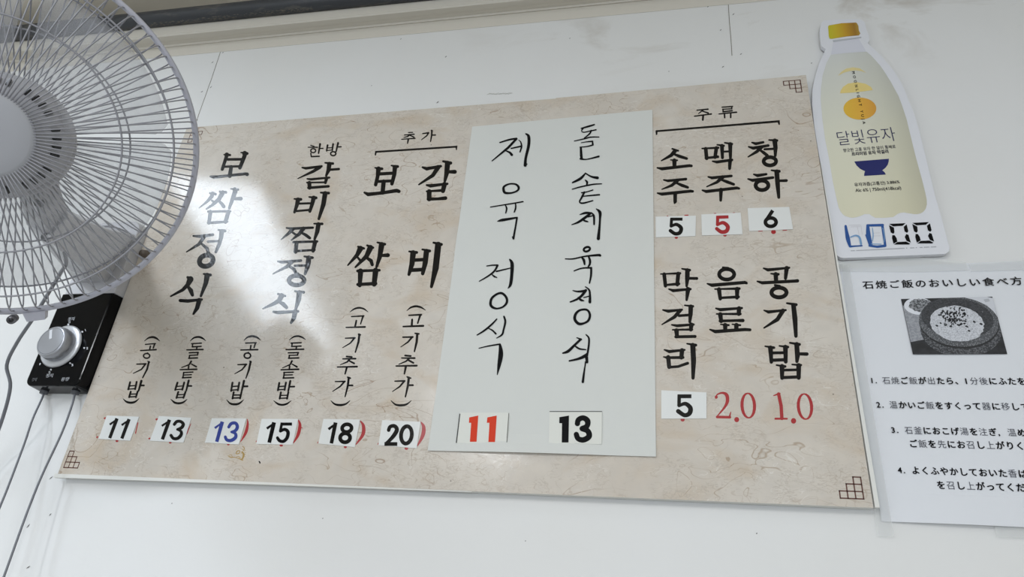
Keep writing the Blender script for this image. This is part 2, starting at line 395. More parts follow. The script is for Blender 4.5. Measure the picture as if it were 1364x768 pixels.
write(board, 'small bracketed heading reading chuga over two columns', M_ink,
 (480,160,6, "385,98 418,97:8;352,118:8 430,112:10;395,115:12 378,130 348,138:7;395,120:9 428,135:11;330,152:8 437,145:10;384,150:13 377,184:10"), (480,160,6, "498,107:9 545,100:11;545,102:12 530,125:10 488,156:6;566,80:8 574,84:12;572,84:14 570,120:12 561,170:9;570,119 600,118:10"))
write(board, 'large black word reading bossam at the left of the pair', M_ink,
 (480,160,6, "118,380:12 172,388:22;145,388:36 138,450:28 122,515:26;248,362:12 298,370:22;276,375:34 272,430:30 252,508:26;140,430 272,422:24;130,490 260,484:22;186,490 178,578:32;33,578:16 62,592:28 180,580:24 290,562:28 308,568:26"),
 (455,290,6, "132,230:16 178,244:18;150,245:42 125,295:30 50,378:12;130,318:16 157,348:22;205,220:16 252,238:18;230,238:42 200,305:34 110,394:14;195,315:20 235,342:28 245,374:24;286,196:14 346,210:20;320,215:42 305,310:34 280,390:20;325,300:22 370,298:30;128,424:22 302,418:20;152,425:40 145,540:28;272,420:42 260,530:36;130,532:24 272,524:26"))
write(board, 'large black word reading galbi at the right of the pair', M_ink,
 (480,160,6, "498,376:16 530,388:26 642,367:20;622,375:34 580,440:28 468,514:12;662,328:16 722,342:24;697,345:40 690,420:36 675,486:20;700,412:22 755,412:30;530,518:14 560,524:26 695,508:18;672,512:36 660,565:32;530,568:14 665,560:22;550,570:36 550,630:34;542,630:24 620,628:22 680,622:28"),
 (455,290,6, "540,268:14 600,276:22;572,280:42 562,370:38 538,452:22;645,252:14 704,264:22;678,268:40 668,360:38 648,445:26;565,338 678,332:26;552,418 655,412:28;735,198:16 798,212:22;772,215:46 752,400:46 718,550:22"))
P_L = 'small black bracketed note in a vertical column reading '
write(board, P_L+'gonggibap, first from the left', M_ink, (140,430,6, "s 315,143:4 345,120:12 380,112:16 410,122:14 436,143:4;322,170:9 402,164:10;395,168:12 385,200:10;362,185:12 355,215:11;283,220:10 408,212:12;o 332 262 25 19 11;340,240:12;253,328:9 325,326:13;322,328:13 290,370:11 224,402:6;340,305:8 355,312:10;350,310:14 335,370:14 300,437:9;200,472:14 185,530:14;252,470:14 240,528:14;198,502 248,498:9;188,528 240,524:9;290,462:17 268,540:13;285,498 310,498:13;205,548:14 192,592:14;260,546:14 246,592:14;203,568 252,566:9;192,590 248,587:10;s 144,604:4 170,628:14 205,636:17 240,628:14 271,603:4"))
write(board, P_L+'dolsotbap, first from the left', M_ink, (140,430,6, "s 680,143:4 710,118:12 748,111:15 780,122:13 805,142:4;690,165:9 770,160:10;700,165 697,190:10;700,190 768,186:10;735,188:12 730,212:11;653,214:10 782,211:12;672,238 745,234:10;742,236:12 738,255:10;675,258 740,255:9;675,258:11 672,280:11;668,281 738,278:11;688,306:14 672,332:11 612,355:7;690,327:9 728,348:13;668,345:13 665,368:11;600,372:10 732,369:13;630,395 702,391:10;628,395:11 622,437:11;630,415 690,412:9;618,437 687,434:11;578,476:15 560,534:14;632,475:14 617,532:14;578,506 622,502:9;568,532 618,528:9;668,460:16 648,540:13;662,502 690,502:13;585,550:14 570,598:14;642,550:14 626,597:14;580,573 632,570:9;575,595 628,593:10;s 525,608:4 555,634:15 590,641:16 625,632:13 655,609:4"))
write(board, P_L+'gonggibap, second from the left', M_ink, (280,430,6, "s 271,138:4 300,112:12 340,105:16 375,115:14 402,137:4;283,160 368,157:10;362,160:12 350,197:10;325,180:12 320,212:11;244,215:10 380,212:12;o 297 260 26 21 12;305,235:12;220,332:9 290,330:13;288,330:13 255,372:11 196,405:6;314,304:8 328,312:10;323,308:15 310,370:15 286,440:9;178,476:15 167,542:14;232,476:15 221,538:14;178,507 226,503:10;168,536 222,532:10;270,462:17 252,542:14;265,506 298,505:14;188,552:14 178,603:14;250,552:14 238,602:14;186,575 242,574:10;180,599 240,597:11;s 131,612:4 160,642:14 200,649:17 235,640:14 267,612:4"))
write(board, P_L+'dolsotbap, second from the left', M_ink, (280,430,6, "s 631,136:4 665,111:11 700,104:14 735,114:12 763,133:4;646,160 727,157:10;655,160:12 652,186:10;650,187 727,184:10;690,186:12 686,210:11;606,212:10 747,209:12;623,238 706,236:10;702,238:12 698,256:10;630,258 700,256:9;632,258:11 630,280:11;626,281 707,278:11;653,303:14 640,330:11 578,358:6;655,328:9 693,350:13;635,345:13 632,368:11;566,373:10 707,369:13;588,395 664,392:10;592,395:11 586,440:11;590,415 657,413:9;583,439 667,437:11;552,478:15 541,537:14;605,476:15 594,534:14;552,507 602,503:10;545,533 598,530:10;640,463:16 624,542:13;636,508 672,507:13;565,553:14 555,604:14;624,553:14 614,604:14;562,578 620,576:9;556,601 616,599:10;s 507,619:4 540,645:14 578,653:15 615,643:13 646,620:4"))
write(board, P_L+'gogichuga, under the left of the pair', M_ink,
 (430,390,6, "s 217,152:4 250,128:12 290,118:14 330,128:12 361,151:4;230,188:10 327,183:12;320,188:14 302,247:9;268,220:13 258,268:14;186,275:10 337,271:14;180,361:9 257,358:13;252,360:14 220,400:11 158,437:6;288,330:16 300,334:12;292,334:16 285,390:16 260,473:10;190,507 232,511:13;160,526:10 262,524:13;218,525:14 195,550:12 140,573:6;208,540:12 250,562:14;117,591:10 273,588:14;192,592:15 178,646:11"),
 (420,480,6, "160,167:9 237,166:13;232,168:14 200,205:12 138,246:6;258,132:12 280,140:12;267,138:16 260,200:16 238,288:9;265,198 298,198:13;s 125,320:5 155,347:13 200,355:17 245,345:13 277,319:4"))
write(board, P_L+'gogichuga, under the right of the pair', M_ink,
 (430,390,6, "s 671,141:4 705,115:13 745,106:16 785,115:14 821,137:4;688,178:11 787,173:14;778,178:16 758,242:11;714,212:14 710,264:16;643,268:12 802,262:16;640,353:11 718,351:14;712,354:15 680,392:12 623,431:6;738,322:12 768,326:12;755,326:18 750,390:18 732,467:11;658,499 702,503:14;630,519:10 734,520:14;690,522:14 665,545:12 608,569:7;682,535:14 724,558:14;586,583:11 750,580:15;664,585:17 652,645:12"),
 (420,480,6, "636,164:10 714,162:14;710,165:15 675,207:12 616,247:6;734,130:12 762,140:12;747,136:18 740,200:17 720,289:11;745,196 780,196:14;s 605,320:5 640,350:14 685,357:17 730,348:14 767,319:4"))
write(board, 'small bracketed heading reading juryu at upper right', M_ink,
 (865,130,6, "380,100:9 468,92:12;432,95:12 412,112:9 392,127:6;425,108:9 470,122:12;360,148:9 495,130:12;430,142:14 427,177:15"), (865,130,6, "580,76:9 664,70:11;660,72:12 656,90:10;585,92 660,89:9;588,92:11 590,112:11;588,113 662,104:11;556,130:9 696,116:12;600,126:12 602,159:12;650,122:12 650,158:12"))
write(board, 'large black word reading soju', M_ink,
 (865,130,6, "183,408:14 230,424:14;205,425:30 175,460:26 96,503:10;195,450:16 240,468:24 298,486:20;170,497:10 222,500:14;200,502:32 200,552:28;63,560:12 100,568:24 320,543:22 336,545:20"),
 (865,205,6, "115,207:12 148,214:20 292,200:20;225,210:28 180,250:22 100,282:9;215,230:16 260,250:24 306,266:20;65,312:12 100,320:24 330,296:22 346,298:20;206,312:28 206,380:26 202,390:16"))
write(board, 'large black word reading maekju', M_ink,
 (865,130,6, "422,406:12 550,400:18;450,408:28 458,484:28;535,402:28 525,476:26;450,482:18 548,472:20;542,376:12 594,384:18;580,385:30 584,480:22;602,360:12 660,370:18;646,372:32 648,478:22;590,431 640,429:15;505,508:12 540,514:22 660,497:20;645,500:30 641,566:22"),
 (865,205,6, "470,182:12 500,190:22 655,175:20;585,185:30 540,225:22 458,261:9;575,205:16 620,222:24 674,242:20;423,289:12 455,299:24 700,271:22 716,275:18;572,285:30 570,370:20"))
write(board, 'large black word reading cheongha', M_ink,
 (865,130,6, "820,358:12 850,368:22 910,356:18;793,392:12 830,403:24 950,382:20;895,395:28 860,430:24 789,473:10;880,415:16 915,440:24 942,462:24;956,338:12 1020,342:20;1002,345:36 1008,400:32 1006,464:20;920,412:16 1000,408:18;o 963 508 50 33 28;958,474:26"),
 (865,205,6, "834,162:12 865,172:24 934,161:18;788,199:12 825,210:24 988,188:20;o 900 250 51 38 29;975,130:12 1038,138:22;1018,142:36 1025,240:34 1034,346:22;1030,214:18 1095,212:22"))
write(board, 'large black word reading makgeolli', M_ink,
 (870,340,5.983, "60,148:10 215,142:18;88,150:28 98,242:26;200,145:30 192,232:28;92,236:16 205,226:22;230,106:12 292,117:20;273,120:34 272,185:34 267,245:18;280,182:20 348,183:22;126,268:12 160,280:24 298,268:18;278,270:36 267,354:18;78,434:12 120,444:24 230,432:16;215,438:28 170,490:26 70,550:9;205,480:20 290,474:20;252,397:12 318,405:18;300,408:34 298,470:32 292,530:20;148,552:12 190,560:22 322,550:18;305,552:34 300,592:26;156,592:12 310,590:18;186,598:34 190,645:28;180,648:22 335,645:22"),
 (870,440,5.983, "90,153:12 130,167:24 250,154:16;230,158:34 225,215:30;83,209:10 110,216:20 238,214:22;120,212:32 128,290:30;125,292:20 200,286:20 275,260:22;270,104:12 340,116:22;316,118:38 322,240:38 318,378:24"))
write(board, 'large black word reading eumnyo', M_ink,
 (870,340,5.983, "o 586 150 60 42 28;555,95:14 598,100:16;432,225:12 470,237:26 730,215:24 744,220:20;493,268:12 687,264:20;525,270:32 535,345:26;670,268:34 668,338:26;530,338:18 680,330:22;500,421:12 535,432:24 707,419:18;685,422:34 682,466:30;506,466:12 695,466:20;535,470:34 542,524:28;532,522:20 660,518:20 715,518:26;538,548:10 602,555:16;574,555:34 575,595:28;630,548:10 694,555:16;664,555:34 662,590:30;453,590:12 495,606:26 730,590:24 772,592:22"))
write(board, 'large black word reading gonggibap', M_ink,
 (870,340,5.983, "880,102:12 915,115:24 1085,98:16;1064,102:34 1055,182:24;940,145:12 998,150:20;977,150:34 980,205:30;830,206:12 870,218:24 1130,204:24 1150,202:26;o 1003 295 60 39 30;970,236:16 1008,244:20;883,437:10 920,450:24 1057,435:16;1035,440:32 990,510:30 884,577:12;1066,380:14 1140,392:22;1118,395:34 1130,500:38 1138,642:26"),
 (870,440,5.983, "893,125:12 963,136:20;935,138:36 942,250:26;1006,122:12 1074,131:20;1054,132:36 1057,248:28;945,178 1055,176:22;945,236 1055,232:24;1090,97:14 1166,110:22;1144,110:36 1150,200:36 1146,246:24;1150,185:22 1225,187:26;983,275:12 1052,286:20;1027,285:36 1028,378:28;1108,270:12 1178,275:18;1160,278:36 1160,376:30;1035,315 1160,312:20;1035,374 1160,369:24"))
write(board, 'red serif price reading 2.0', M_red, (870,440,5.983, "503,530:24;s 500,540:8 508,512:10 550,496:16 585,512:26 592,560:26 570,610:18 512,680:8;510,688 612,690:20;608,690:16 619,648:6;o 758 597 50 98 24 -3 10;o 666 709 8 9 22"))
write(board, 'red serif price reading 1.0', M_red, (870,440,5.983, "960,518:8 1000,504:14 1012,500:8;1000,505:26 1020,600:26 1026,700:26;975,702:16 1066,702:14;o 1210 605 53 101 24 -5 10;o 1119 719 8 10 24"))
write(board, None, M_ink, (480,160,6,";b 118,253:14 775,211:14;p 118,248 132,250 124,284 114,278;p 760,212 776,204 772,238 764,238"), name='bracket')
write(board, None, M_ink, (865,130,6,";b 50,268:14 1042,188:16;p 48,264 66,264 64,294 52,300;p 1024,196 1042,180 1044,216 1034,218"), name='bracket')
# stepped corner ornaments
def orn(cx, cy, sx, sy, cw, ch):
    g = G(); O = PW(cx, cy, INK); w = .0008
    def seg(a, b):
        A = O+Vector((sx*a[0]*cw, 0, sy*a[1]*ch)); B = O+Vector((sx*b[0]*cw, 0, sy*b[1]*ch)); d = (B-A).normalized(); n = Vector((-d.z, 0, d.x))*w; A = A-d*w; B = B+d*w
        g.poly([A-n, B-n, B+n, A+n])
    for k, hgt in enumerate((3,2,1)): pass
    H = (3,2,1)
    for i in range(4): seg((i,0), (i, H[min(i,2)] if i < 3 and i == 0 else (H[i-1] if i > 0 else 3)))
    for j in range(4): seg((0,j), ((3,3,2,1)[j], j))
    g.obj('corner_ornament', M_brown, board)
a, b, c_ = PW(1065.8,106.4,INK), PW(1043.4,108.3,INK), PW(1068,122.3,INK)
CW, CH = (a-b).length/3, (a-c_).length/3
orn(1065.8,106.4,-1,-1,CW,CH); orn(254.8,175.8,1,-1,CW,CH); orn(84.7,622.2,1,1,CW,CH); orn(1150.6,664.2,-1,1,CW,CH)
# glue stain, flecks and nicks on the board
k = Ink(INK)
k.add(260,530,6.98, "s 305,535:5 330,548:10 380,552:6 440,575:12;s 315,530:4 335,525:5 345,545:4;s 380,515:8 390,492:10 415,490:8 410,510:8 385,518:8;s 440,450:6 455,460:8 450,485:6 435,470:5;s 435,500:14 450,520:18 445,550:16 430,570:10;455,490:3 468,485:3;460,505:3 472,505:3;460,520:3 472,522:3;458,540:3 470,545:3;s 380,550:4 400,540:5 420,555:6;375,480:4 385,470:3;395,468:3 405,460:3;425,520:3 460,470:3")
k.obj(mat('glue_stain', (168,138,74), .6), board, name='glue_stain')
k = Ink(INK); k.add(260,530,6.98, "s 592,585:6 600,595:14 602,605:8;440,0:1 441,1:1"); k.obj(M_pen, board, name='nick')

# ---------------------------------------------------------------- price cards
def card(pts, x0, y0, sc, label, digits, m, group, extra=None, off=BO+.0009, base=None, th=.0006):
    """pts = corners in crop px; digits = ink; extra = red marks of the old price peeping out, printed on the board"""
    P = [PW(x0+x/sc, y0+y/sc, off) for x, y in pts]; g = G(); g.prism(P, [v+Vector((0, th, 0)) for v in P])
    c = empty('price_card', (sum((v.x for v in P))/4, P[0].y+th, min(v.z for v in P)))
    tagit(c, label, 'price card', group); g.obj('card', M_card, c)
    write(c, None, m, (x0,y0,sc,digits), off=off+.0002, name='digits')
    if extra:
        for e_ in extra.split(';'): write(base or board, None, M_red, (x0,y0,sc,e_), name='old_price_mark')
    return c
GL = 'price cards along the bottom of the board'
GR = 'price cards of the drinks'
c5 = (120,530,6.98); c6 = (260,530,6.98); cj = (420,480,6); cr = (865,205,6); cb = (870,440,5.983); cs = (600,530,5.983)
card([(155,160),(455,172),(372,395),(78,378)], *c5, 'white price card reading 11 in black, leftmost under the board lettering', "b 250,188:29 182,371:27;b 256,193:14 182,245:18;b 362,194:29 295,375:27;b 368,199:14 293,250:18", M_ink, GL, "135,187:16 145,183:12;65,363:16 72,358:10;o 250 397 6 4 14;b 422,330:9 445,225:9")
card([(640,165),(942,182),(868,412),(555,395)], *c5, 'white price card reading 13 in black, second from left', "b 738,200:30 672,383:28;b 744,205:14 666,258:18;s 783,243:26 805,218:26 840,216:26 866,240:28 852,272:28 812,290:22;s 812,290:20 845,308:24 846,340:28 815,372:28 775,374:26 752,345:26", M_ink, GL, "617,197:18 625,192:12;550,375:16 556,371:10;o 745 412 6 4 12;b 895,335:12 938,235:5")
card([(155,185),(475,188),(405,430),(90,412)], *c6, 'white price card reading 13 in blue', "b 252,218:32 200,405:30;b 258,222:14 182,278:20;s 312,268:26 335,236:28 375,232:28 392,265:30 375,300:28 338,314:22;s 338,314:20 374,330:26 374,365:30 335,392:30 295,388:28 280,360:26", M_blue, GL, "s 484,195:6 488,240:20 470,320:26 422,405:6;o 308 430 8 4 8")
card([(618,192),(958,192),(905,432),(568,425)], *c6, 'white price card reading 15 in black with red bracket beside it', "b 733,224:34 688,413:32;b 738,230:14 666,282:22;b 793,240:26 900,240:26;b 806,230:22 790,312:24;s 792,308:22 830,290:28 862,312:30 855,365:30 822,400:28 785,395:28 765,368:26", M_ink, GL, "s 958,200:8 974,250:26 956,340:28 914,415:8;o 800 438 8 4 14;985,274 995,274:8;568,398:8 564,408:4")
card([(65,465),(358,470),(315,690),(25,662)], *cj, 'white price card reading 18 in black, under the left gogichuga note', "b 162,494:28 128,661:26;b 168,500:12 105,548:20;o 252 539 38 31 27 -8;o 238 616 40 36 28 -8", M_ink, GL, "s 358,480:6 384,520:24 380,590:26 326,668:8;o 240 690 6 4 12;18,658:6 22,648:4")
card([(535,475),(842,488),(810,700),(505,675)], *cj, 'white price card reading 20 in black beside the big paper sheet', "s 586,555:26 598,528:26 632,522:28 652,550:30 632,592:30 595,635:26 568,662:26;b 552,665:27 655,666:27;o 728 593 43 70 28 7", M_ink, GL, "s 842,488:6 866,530:26 858,600:28 815,682:8;o 727 701 7 5 14;500,668:6 504,656:4")
card([(50,500),(372,492),(368,655),(52,665)], *cr, 'white price card reading 5 in black below the word soju', "b 168,520:22 265,520:22;b 178,512:22 173,580:22;s 173,578:18 215,562:24 253,590:28 243,628:28 205,636:26 168,612:26", M_ink, GR, "o 145 497 4 3 6;b 280,491:10 312,490:12;o 215 667 7 4 12")
card([(415,482),(730,468),(745,640),(420,650)], *cr, 'white price card reading 5 in red below the word maekju', "b 534,505:24 632,502:24;b 546,496:24 544,570:24;s 544,566:20 588,548:26 626,578:30 616,615:30 575,622:28 538,596:26", M_red, GR, "o 604 648 8 5 12;b 516,476:8 534,475:8;b 665,470:6 685,469:6")
card([(785,432),(1118,422),(1148,600),(798,615)], *cr, 'white price card reading 6 in black below the word cheongha', "o 970 544 43 34 27;b 986,450:26 936,526:26", M_ink, GR, "o 992 622 9 7 20;b 870,616:8 905,614:8;b 1065,610:6 1100,608:6")
card([(65,475),(425,492),(425,700),(65,702)], *cb, 'white price card reading 5 in black below the word makgeolli', "b 195,523:28 305,523:28;b 208,511:26 206,603:26;s 206,600:20 255,582:28 296,615:34 290,658:34 250,674:30 200,642:32", M_ink, GR, "o 235 710 8 6 16")

# ---------------------------------------------------------------- the taped-on sheet
SQ = [(629,168.5),(869,146),(873.8,608),(570,599.9)]
SB = BO+.0014
sc4 = [PW(x, y, SB) for x, y in SQ]
def sheet_lift(x, y):                                # how far the paper stands off: its lower edge and left side curl a little
    v = max(0, min(1, (y-160)/445)); u = max(0, min(1, (x-(629-59*v))/(240+64*v)))
    return SB + .004*max(0, v-.965)/.035*(.25+.9*max(0, math.sin((u-.1)*4.4))) + .0022*math.exp(-((v-.42)/.05)**2)*max(0, 1-u*7) + .0012*math.sin(v*7)*max(0,.5-u)
g = G(); NU, NV = 30, 44
for j in range(NV+1):
    for i in range(NU+1):
        u, v = i/NU, j/NV; t = sc4[0].lerp(sc4[1], u).lerp(sc4[3].lerp(sc4[2], u), v)
        x = 629-59*v+u*(240+64*v); y = 160+445*v
        g.v.append(Vector((t.x, -sheet_lift(x, y), t.z)))
for j in range(NV):
    for i in range(NU):
        a = j*(NU+1)+i; g.f.append((a, a+NU+1, a+NU+2, a+1))
n = len(g.v); g.v += [v+Vector((0,.0003,0)) for v in g.v[:n]]; g.f += [tuple(q+n for q in reversed(f)) for f in g.f[:NU*NV]]
rim = [i for i in range(NU+1)]+[(j*(NU+1)+NU) for j in range(1,NV+1)]+[NV*(NU+1)+i for i in range(NU-1,-1,-1)]+[j*(NU+1) for j in range(NV-1,0,-1)]
for q in range(len(rim)):
    a, b = rim[q], rim[(q+1) % len(rim)]; g.f.append((b, a, a+n, b+n))
sheet = empty('paper_sheet', (sc4[3].lerp(sc4[2], .5).x, -BO, sc4[3].z))
tagit(sheet, 'large off-white paper sheet with two columns of handwriting fixed over the menu board', 'paper sheet')
sh = g.obj('paper', M_sheet, sheet, False)
PEN = lambda x, y: sheet_lift(x, y)+.0005
write(sheet, 'left handwritten column reading jeyuk jeongsik', M_pen, *[
 (600,160,6, "s 395,178:10 470,155:13 528,146:14;528,148:16 460,220:18 332,325:8;440,242:8 475,258:16 490,276:20;s 545,158:5 562,175:10 568,210:13 556,253:10;485,225:10 562,208:12;s 602,108:10 625,130:22 625,200:22 602,300:20 597,360:24;600,358 612,350:8;sc 425,560:20 428,530:16 470,509:12 520,511:14 545,535:18 535,562:14 490,580:13 440,580:18;320,693:8 400,680:9 500,664:10 580,650:10;s 440,680:9 449,705:13 442,741:9;s 520,665:10 521,700:13 510,733:10"),
 (600,240,6, "s 376,327:6 410,318:20 470,308:18 532,297:12;532,298:14 520,370:13 503,465:16;494,452 505,470:8"),
 (600,340,6, "s 290,84:8 330,78:10 378,77:12;s 376,80:16 350,125:14 300,165:12 230,206:7;330,150:8 350,168:14 370,176:8;s 368,127:12 430,112:10 482,100:8;s 474,32:12 492,65:26 490,150:24 480,230:22 460,262:6;sc 320,385:20 330,342:18 372,308:16 412,302:18 446,335:18 450,375:18 420,410:14 370,424:14 332,410:20;s 370,508:10 330,550:14 270,600:14 213,635:9;s 300,580:7 335,598:12 362,625:14;s 428,488:14 438,530:16 425,590:14 412,632:14 368,660:6;s 228,741:7 300,724:10 395,708:12"),
 (590,400,6, "s 455,350:16 462,400:32 460,450:36 448,520:26 434,592:6")], off=PEN)
write(sheet, 'right handwritten column reading dolsot jeyuk jeongsik', M_pen, *[
 (740,140,6, "s 205,185:9 260,170:14 310,155:11;s 225,180:12 208,203:8 225,216:8 280,205:9 324,196:10;s 285,202:12 272,228:12 230,262:8;s 150,286:7 230,268:10 280,255:10 347,254:8;s 205,300:6 250,292:8 296,288:12;295,290:11 298,316:15;s 195,335:8 250,330:9 298,318:11;202,338:16 205,400:21 208,425:18;s 200,428:16 250,432:9 345,409:15"),
 (740,225,6, "s 240,32:9 200,75:20 136,108:12;s 238,32:9 285,60:14 335,70:22;s 238,88:9 252,105:17 248,132:8;s 133,161:8 200,142:11 300,122:11 368,118:8;s 208,189:10 250,182:9 298,167:9;s 230,185:15 210,225:15 192,262:11 220,272:13 298,252:9;s 215,218:8 280,211:11 350,205:12;s 195,363:7 240,350:18 285,352:14;s 280,354:16 230,392:20 180,425:16 130,444:7;s 212,402:8 235,414:14 258,420:10;s 240,385:8 275,378:10 305,370:8;s 286,348:9 306,375:16 308,442:13;s 326,318:7 354,345:24 355,400:16 350,470:18 342,555:25"),
 (730,320,6, "o 310 70 26 17 16 -20;s 138,147:8 200,147:11 300,126:12 400,117:18 416,120:19;s 266,134:8 285,155:20 292,190:14;s 325,130:14 335,160:18 333,190:16 320,210:10;s 208,243:9 270,222:11 346,218:14;s 345,220:16 343,280:16 331,341:11;s 198,400:7 240,408:14 300,402:20;s 302,398:20 270,440:20 230,470:16 178,491:11;s 240,455:8 262,475:18 287,482:7;s 285,456:8 325,446:9;s 298,370:8 328,395:14 335,440:17 334,492:22;sc 214,630:22 222,585:20 258,556:16 310,554:16 334,590:18 325,635:18 290,660:16 245,665:22"),
 (730,420,6, "s 230,177:8 265,190:14;s 260,190:18 210,238:18 160,285:22 118,300:11;s 215,242:12 250,265:14 302,272:9;s 303,152:9 326,180:14 325,240:15 312,322:15;s 170,362:12 240,346:18 290,325:24 315,300:12;s 308,335:24 312,372:20;300,370:12 296,400:10 288,450:14 278,530:19")], off=PEN)
def scard(pts, label, digits, m, x=None):
    o_ = sheet_lift(700, 500)+.0014
    P = [PW(cs[0]+x_/cs[2], cs[1]+y_/cs[2], o_) for x_, y_ in pts]; g = G(); g.prism(P, [v+Vector((0,.0005,0)) for v in P])
    c = empty('price_card', (sum(v.x for v in P)/4, P[0].y+.0005, min(v.z for v in P)))
    tagit(c, label, 'price card', 'price cards on the paper sheet'); g.obj('card', mat('sheet_card', (222,222,214), .6), c)
    k = Ink(o_+.0002); k.add(*cs, digits); k.obj(m, c, None, 'digits')
    for x_ in (x or '').split(';'):
        if x_: k = Ink(o_+.0002); k.add(*cs, x_); k.obj(mat('cut_line', (60,60,58), .7), c, None, 'cut_edge')
scard([(78,115),(466,115),(450,366),(48,356)], 'price card reading 11 in orange red on the handwritten sheet', "p 150,153 222,138 208,347 155,347 165,196 147,196;p 294,153 369,138 355,349 302,349 311,196 290,196", M_orange, "b 75,123:8 47,356:9;b 464,118:3 448,369:5")
scard([(790,104),(1208,104),(1205,366),(785,356)], 'price card reading 13 in heavy black on the handwritten sheet', "p 868,151 945,138 941,353 887,353 889,199 867,199;sb 1011,208:42 1020,172:42 1058,157:42 1092,180:46 1088,222:42 1050,242:44;s 1050,242:44 1095,262:44 1104,305:46 1060,332:44 1018,322:42 1003,288:42", M_pen, "b 790,106:6 1208,106:6")
# ---------------------------------------------------------------- bottle-shaped sign
BT = .0105
bout = [(1098.4,27.2),(1119,26),(1140,25.5),(1147.9,26.3),(1151.8,29.8),(1154.2,39.5),(1157.3,47.3),(1158,53),(1156,57.8),(1164.8,65.6),(1176.6,77.3),(1189.6,92.9),(1199.6,108.5),(1205,120),(1210.4,134),(1218,152),(1223.9,172.9),(1230,196.4),(1238,229),(1245.4,260),(1254.6,291.7),(1264.6,329.5),(1264.2,333.4),(1261.5,336.7),(1257.4,338),(1205.6,340.2),(1123.8,343.4),(1119,342.6),(1115,339.8),(1112.5,335.2),(1107.9,303.5),(1101.3,264),(1094,223),(1089.8,199.7),(1084.6,167.7),(1081.8,139),(1082,123.4),(1083.2,114),(1085.6,103),(1090.6,85.1),(1098,69.5),(1099.7,65.6),(1094.5,61.7),(1093,56.5),(1092,40.8),(1093.7,32),(1095,29)]
bs = empty('bottle_sign', (PW(1190,341,.003).x, -.003, PW(1190,341,.003).z))
tagit(bs, 'bottle-shaped white price sign with a yellow cap for a yellow citrus drink', 'sign')
Ff = [PW(x, y, BT) for x, y in bout]
M_gloss = mat('coated_white', (226,227,232), .35)
g = G(); g.prism(Ff, [Vector((v.x, -.0035, v.z)) for v in Ff]); g.obj('backing', M_gloss, bs)
g = G(); g.box((.30, -.0035, EYE+.62), (.36, -.0003, EYE+.85)); g.obj('adhesive_pad', mat('pad', (200,200,196), .8), bs)
def print_poly(pts, m, parent, name, label=None, off=.0107, x0=0, y0=0, sc=1):
    g = G(); g.poly([PW(x0+x/sc, y0+y/sc, off) for x, y in pts]); return tagit(g.obj(name, m, parent), label)
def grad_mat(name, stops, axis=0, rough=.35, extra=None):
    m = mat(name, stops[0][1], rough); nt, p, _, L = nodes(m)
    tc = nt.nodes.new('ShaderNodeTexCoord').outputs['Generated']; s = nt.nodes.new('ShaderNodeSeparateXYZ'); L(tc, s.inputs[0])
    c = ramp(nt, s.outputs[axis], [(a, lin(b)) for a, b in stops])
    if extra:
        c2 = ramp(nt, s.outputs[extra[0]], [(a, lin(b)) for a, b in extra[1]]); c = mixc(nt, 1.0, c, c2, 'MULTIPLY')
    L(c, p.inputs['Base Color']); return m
body = [(1106.9,72.7),(1130,70.3),(1154.4,68.8),(1160,73.5),(1166,79.9),(1173,88),(1179,96.8),(1186,108),(1192,119),(1197,128),(1201.5,140),(1207.6,158.6),(1212,177),(1216.7,196.4),(1220.4,211),(1228,238.6),(1232.4,256),(1234.3,265.3),(1234.6,272),(1233,278),(1230,281.8),(1226.7,283.8),(1222,285),(1217.4,285),(1210,283.8),(1204.2,282.7),(1199,283.3),(1195,285),(1192,287.4),(1189.7,288.8),(1178,289.9),(1166,289.9),(1162,287.8),(1158,285),(1151.5,285),(1146,287.4),(1141,289),(1136,289.7),(1131.7,289.4),(1126,287.6),(1122.4,285),(1119.4,281),(1117,275.8),(1113.9,262.6),(1109.5,242.5),(1104.3,211),(1099.2,186),(1095.4,158.6),(1093.2,132.5),(1093.6,118),(1095.6,101),(1101,83.5)]
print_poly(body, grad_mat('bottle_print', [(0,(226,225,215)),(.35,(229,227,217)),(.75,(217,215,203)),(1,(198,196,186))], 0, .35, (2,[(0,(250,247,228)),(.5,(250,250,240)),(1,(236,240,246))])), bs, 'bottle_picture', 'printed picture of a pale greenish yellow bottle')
print_poly([(1110,54.8),(1144,51.8),(1153.8,68.4),(1107,72.3)], mat('neck_print', (216,217,226), .35), bs, 'bottle_neck_picture')
print_poly([(1109,53.5),(1147,48.8),(1147.5,50.4),(1110,56.2)], mat('neck_ring', (186,188,194), .35), bs, 'neck_ring_picture', off=.0109)
print_poly([(1103,35.5),(1104,33.8),(1121,30.8),(1140,30.0),(1141.5,30.9),(1143.4,34.5),(1144,40.5),(1146,44.6),(1144,47),(1128,48.4),(1108,51.7),(1105.2,51.4),(1104,48.5)], grad_mat('cap_print', [(0,(196,190,42)),(.25,(204,180,46)),(.55,(196,152,40)),(.85,(160,116,40)),(1,(182,150,60))]), bs, 'cap_picture', 'printed yellow and ochre bottle cap', off=.0109)
M_moon = mat('moon_pale', (226,210,150), .4)
print_poly([(315,622),(350,580),(400,547),(470,534),(540,544),(608,592),(560,574),(500,566),(440,572),(380,588)], M_moon, bs, 'crescent', off=.0109, x0=1075, y0=20, sc=7.68)
print_poly([(300,186),(304,160),(330,120),(380,86),(470,71),(560,88),(615,120),(636,152),(540,166),(400,180)], mat('moon_mid', (230,208,132), .4), bs, 'half_moon', off=.0109, x0=1080, y0=100, sc=7.68)
print_poly([(502+168*math.cos(a*math.pi/20), 342-113*math.sin(a*math.pi/20)) for a in range(40)], grad_mat('sun_print', [(0,(228,186,66)),(.6,(226,172,66)),(1,(214,154,62))]), bs, 'full_moon', 'printed golden disc', off=.0109, x0=1080, y0=100, sc=7.68)
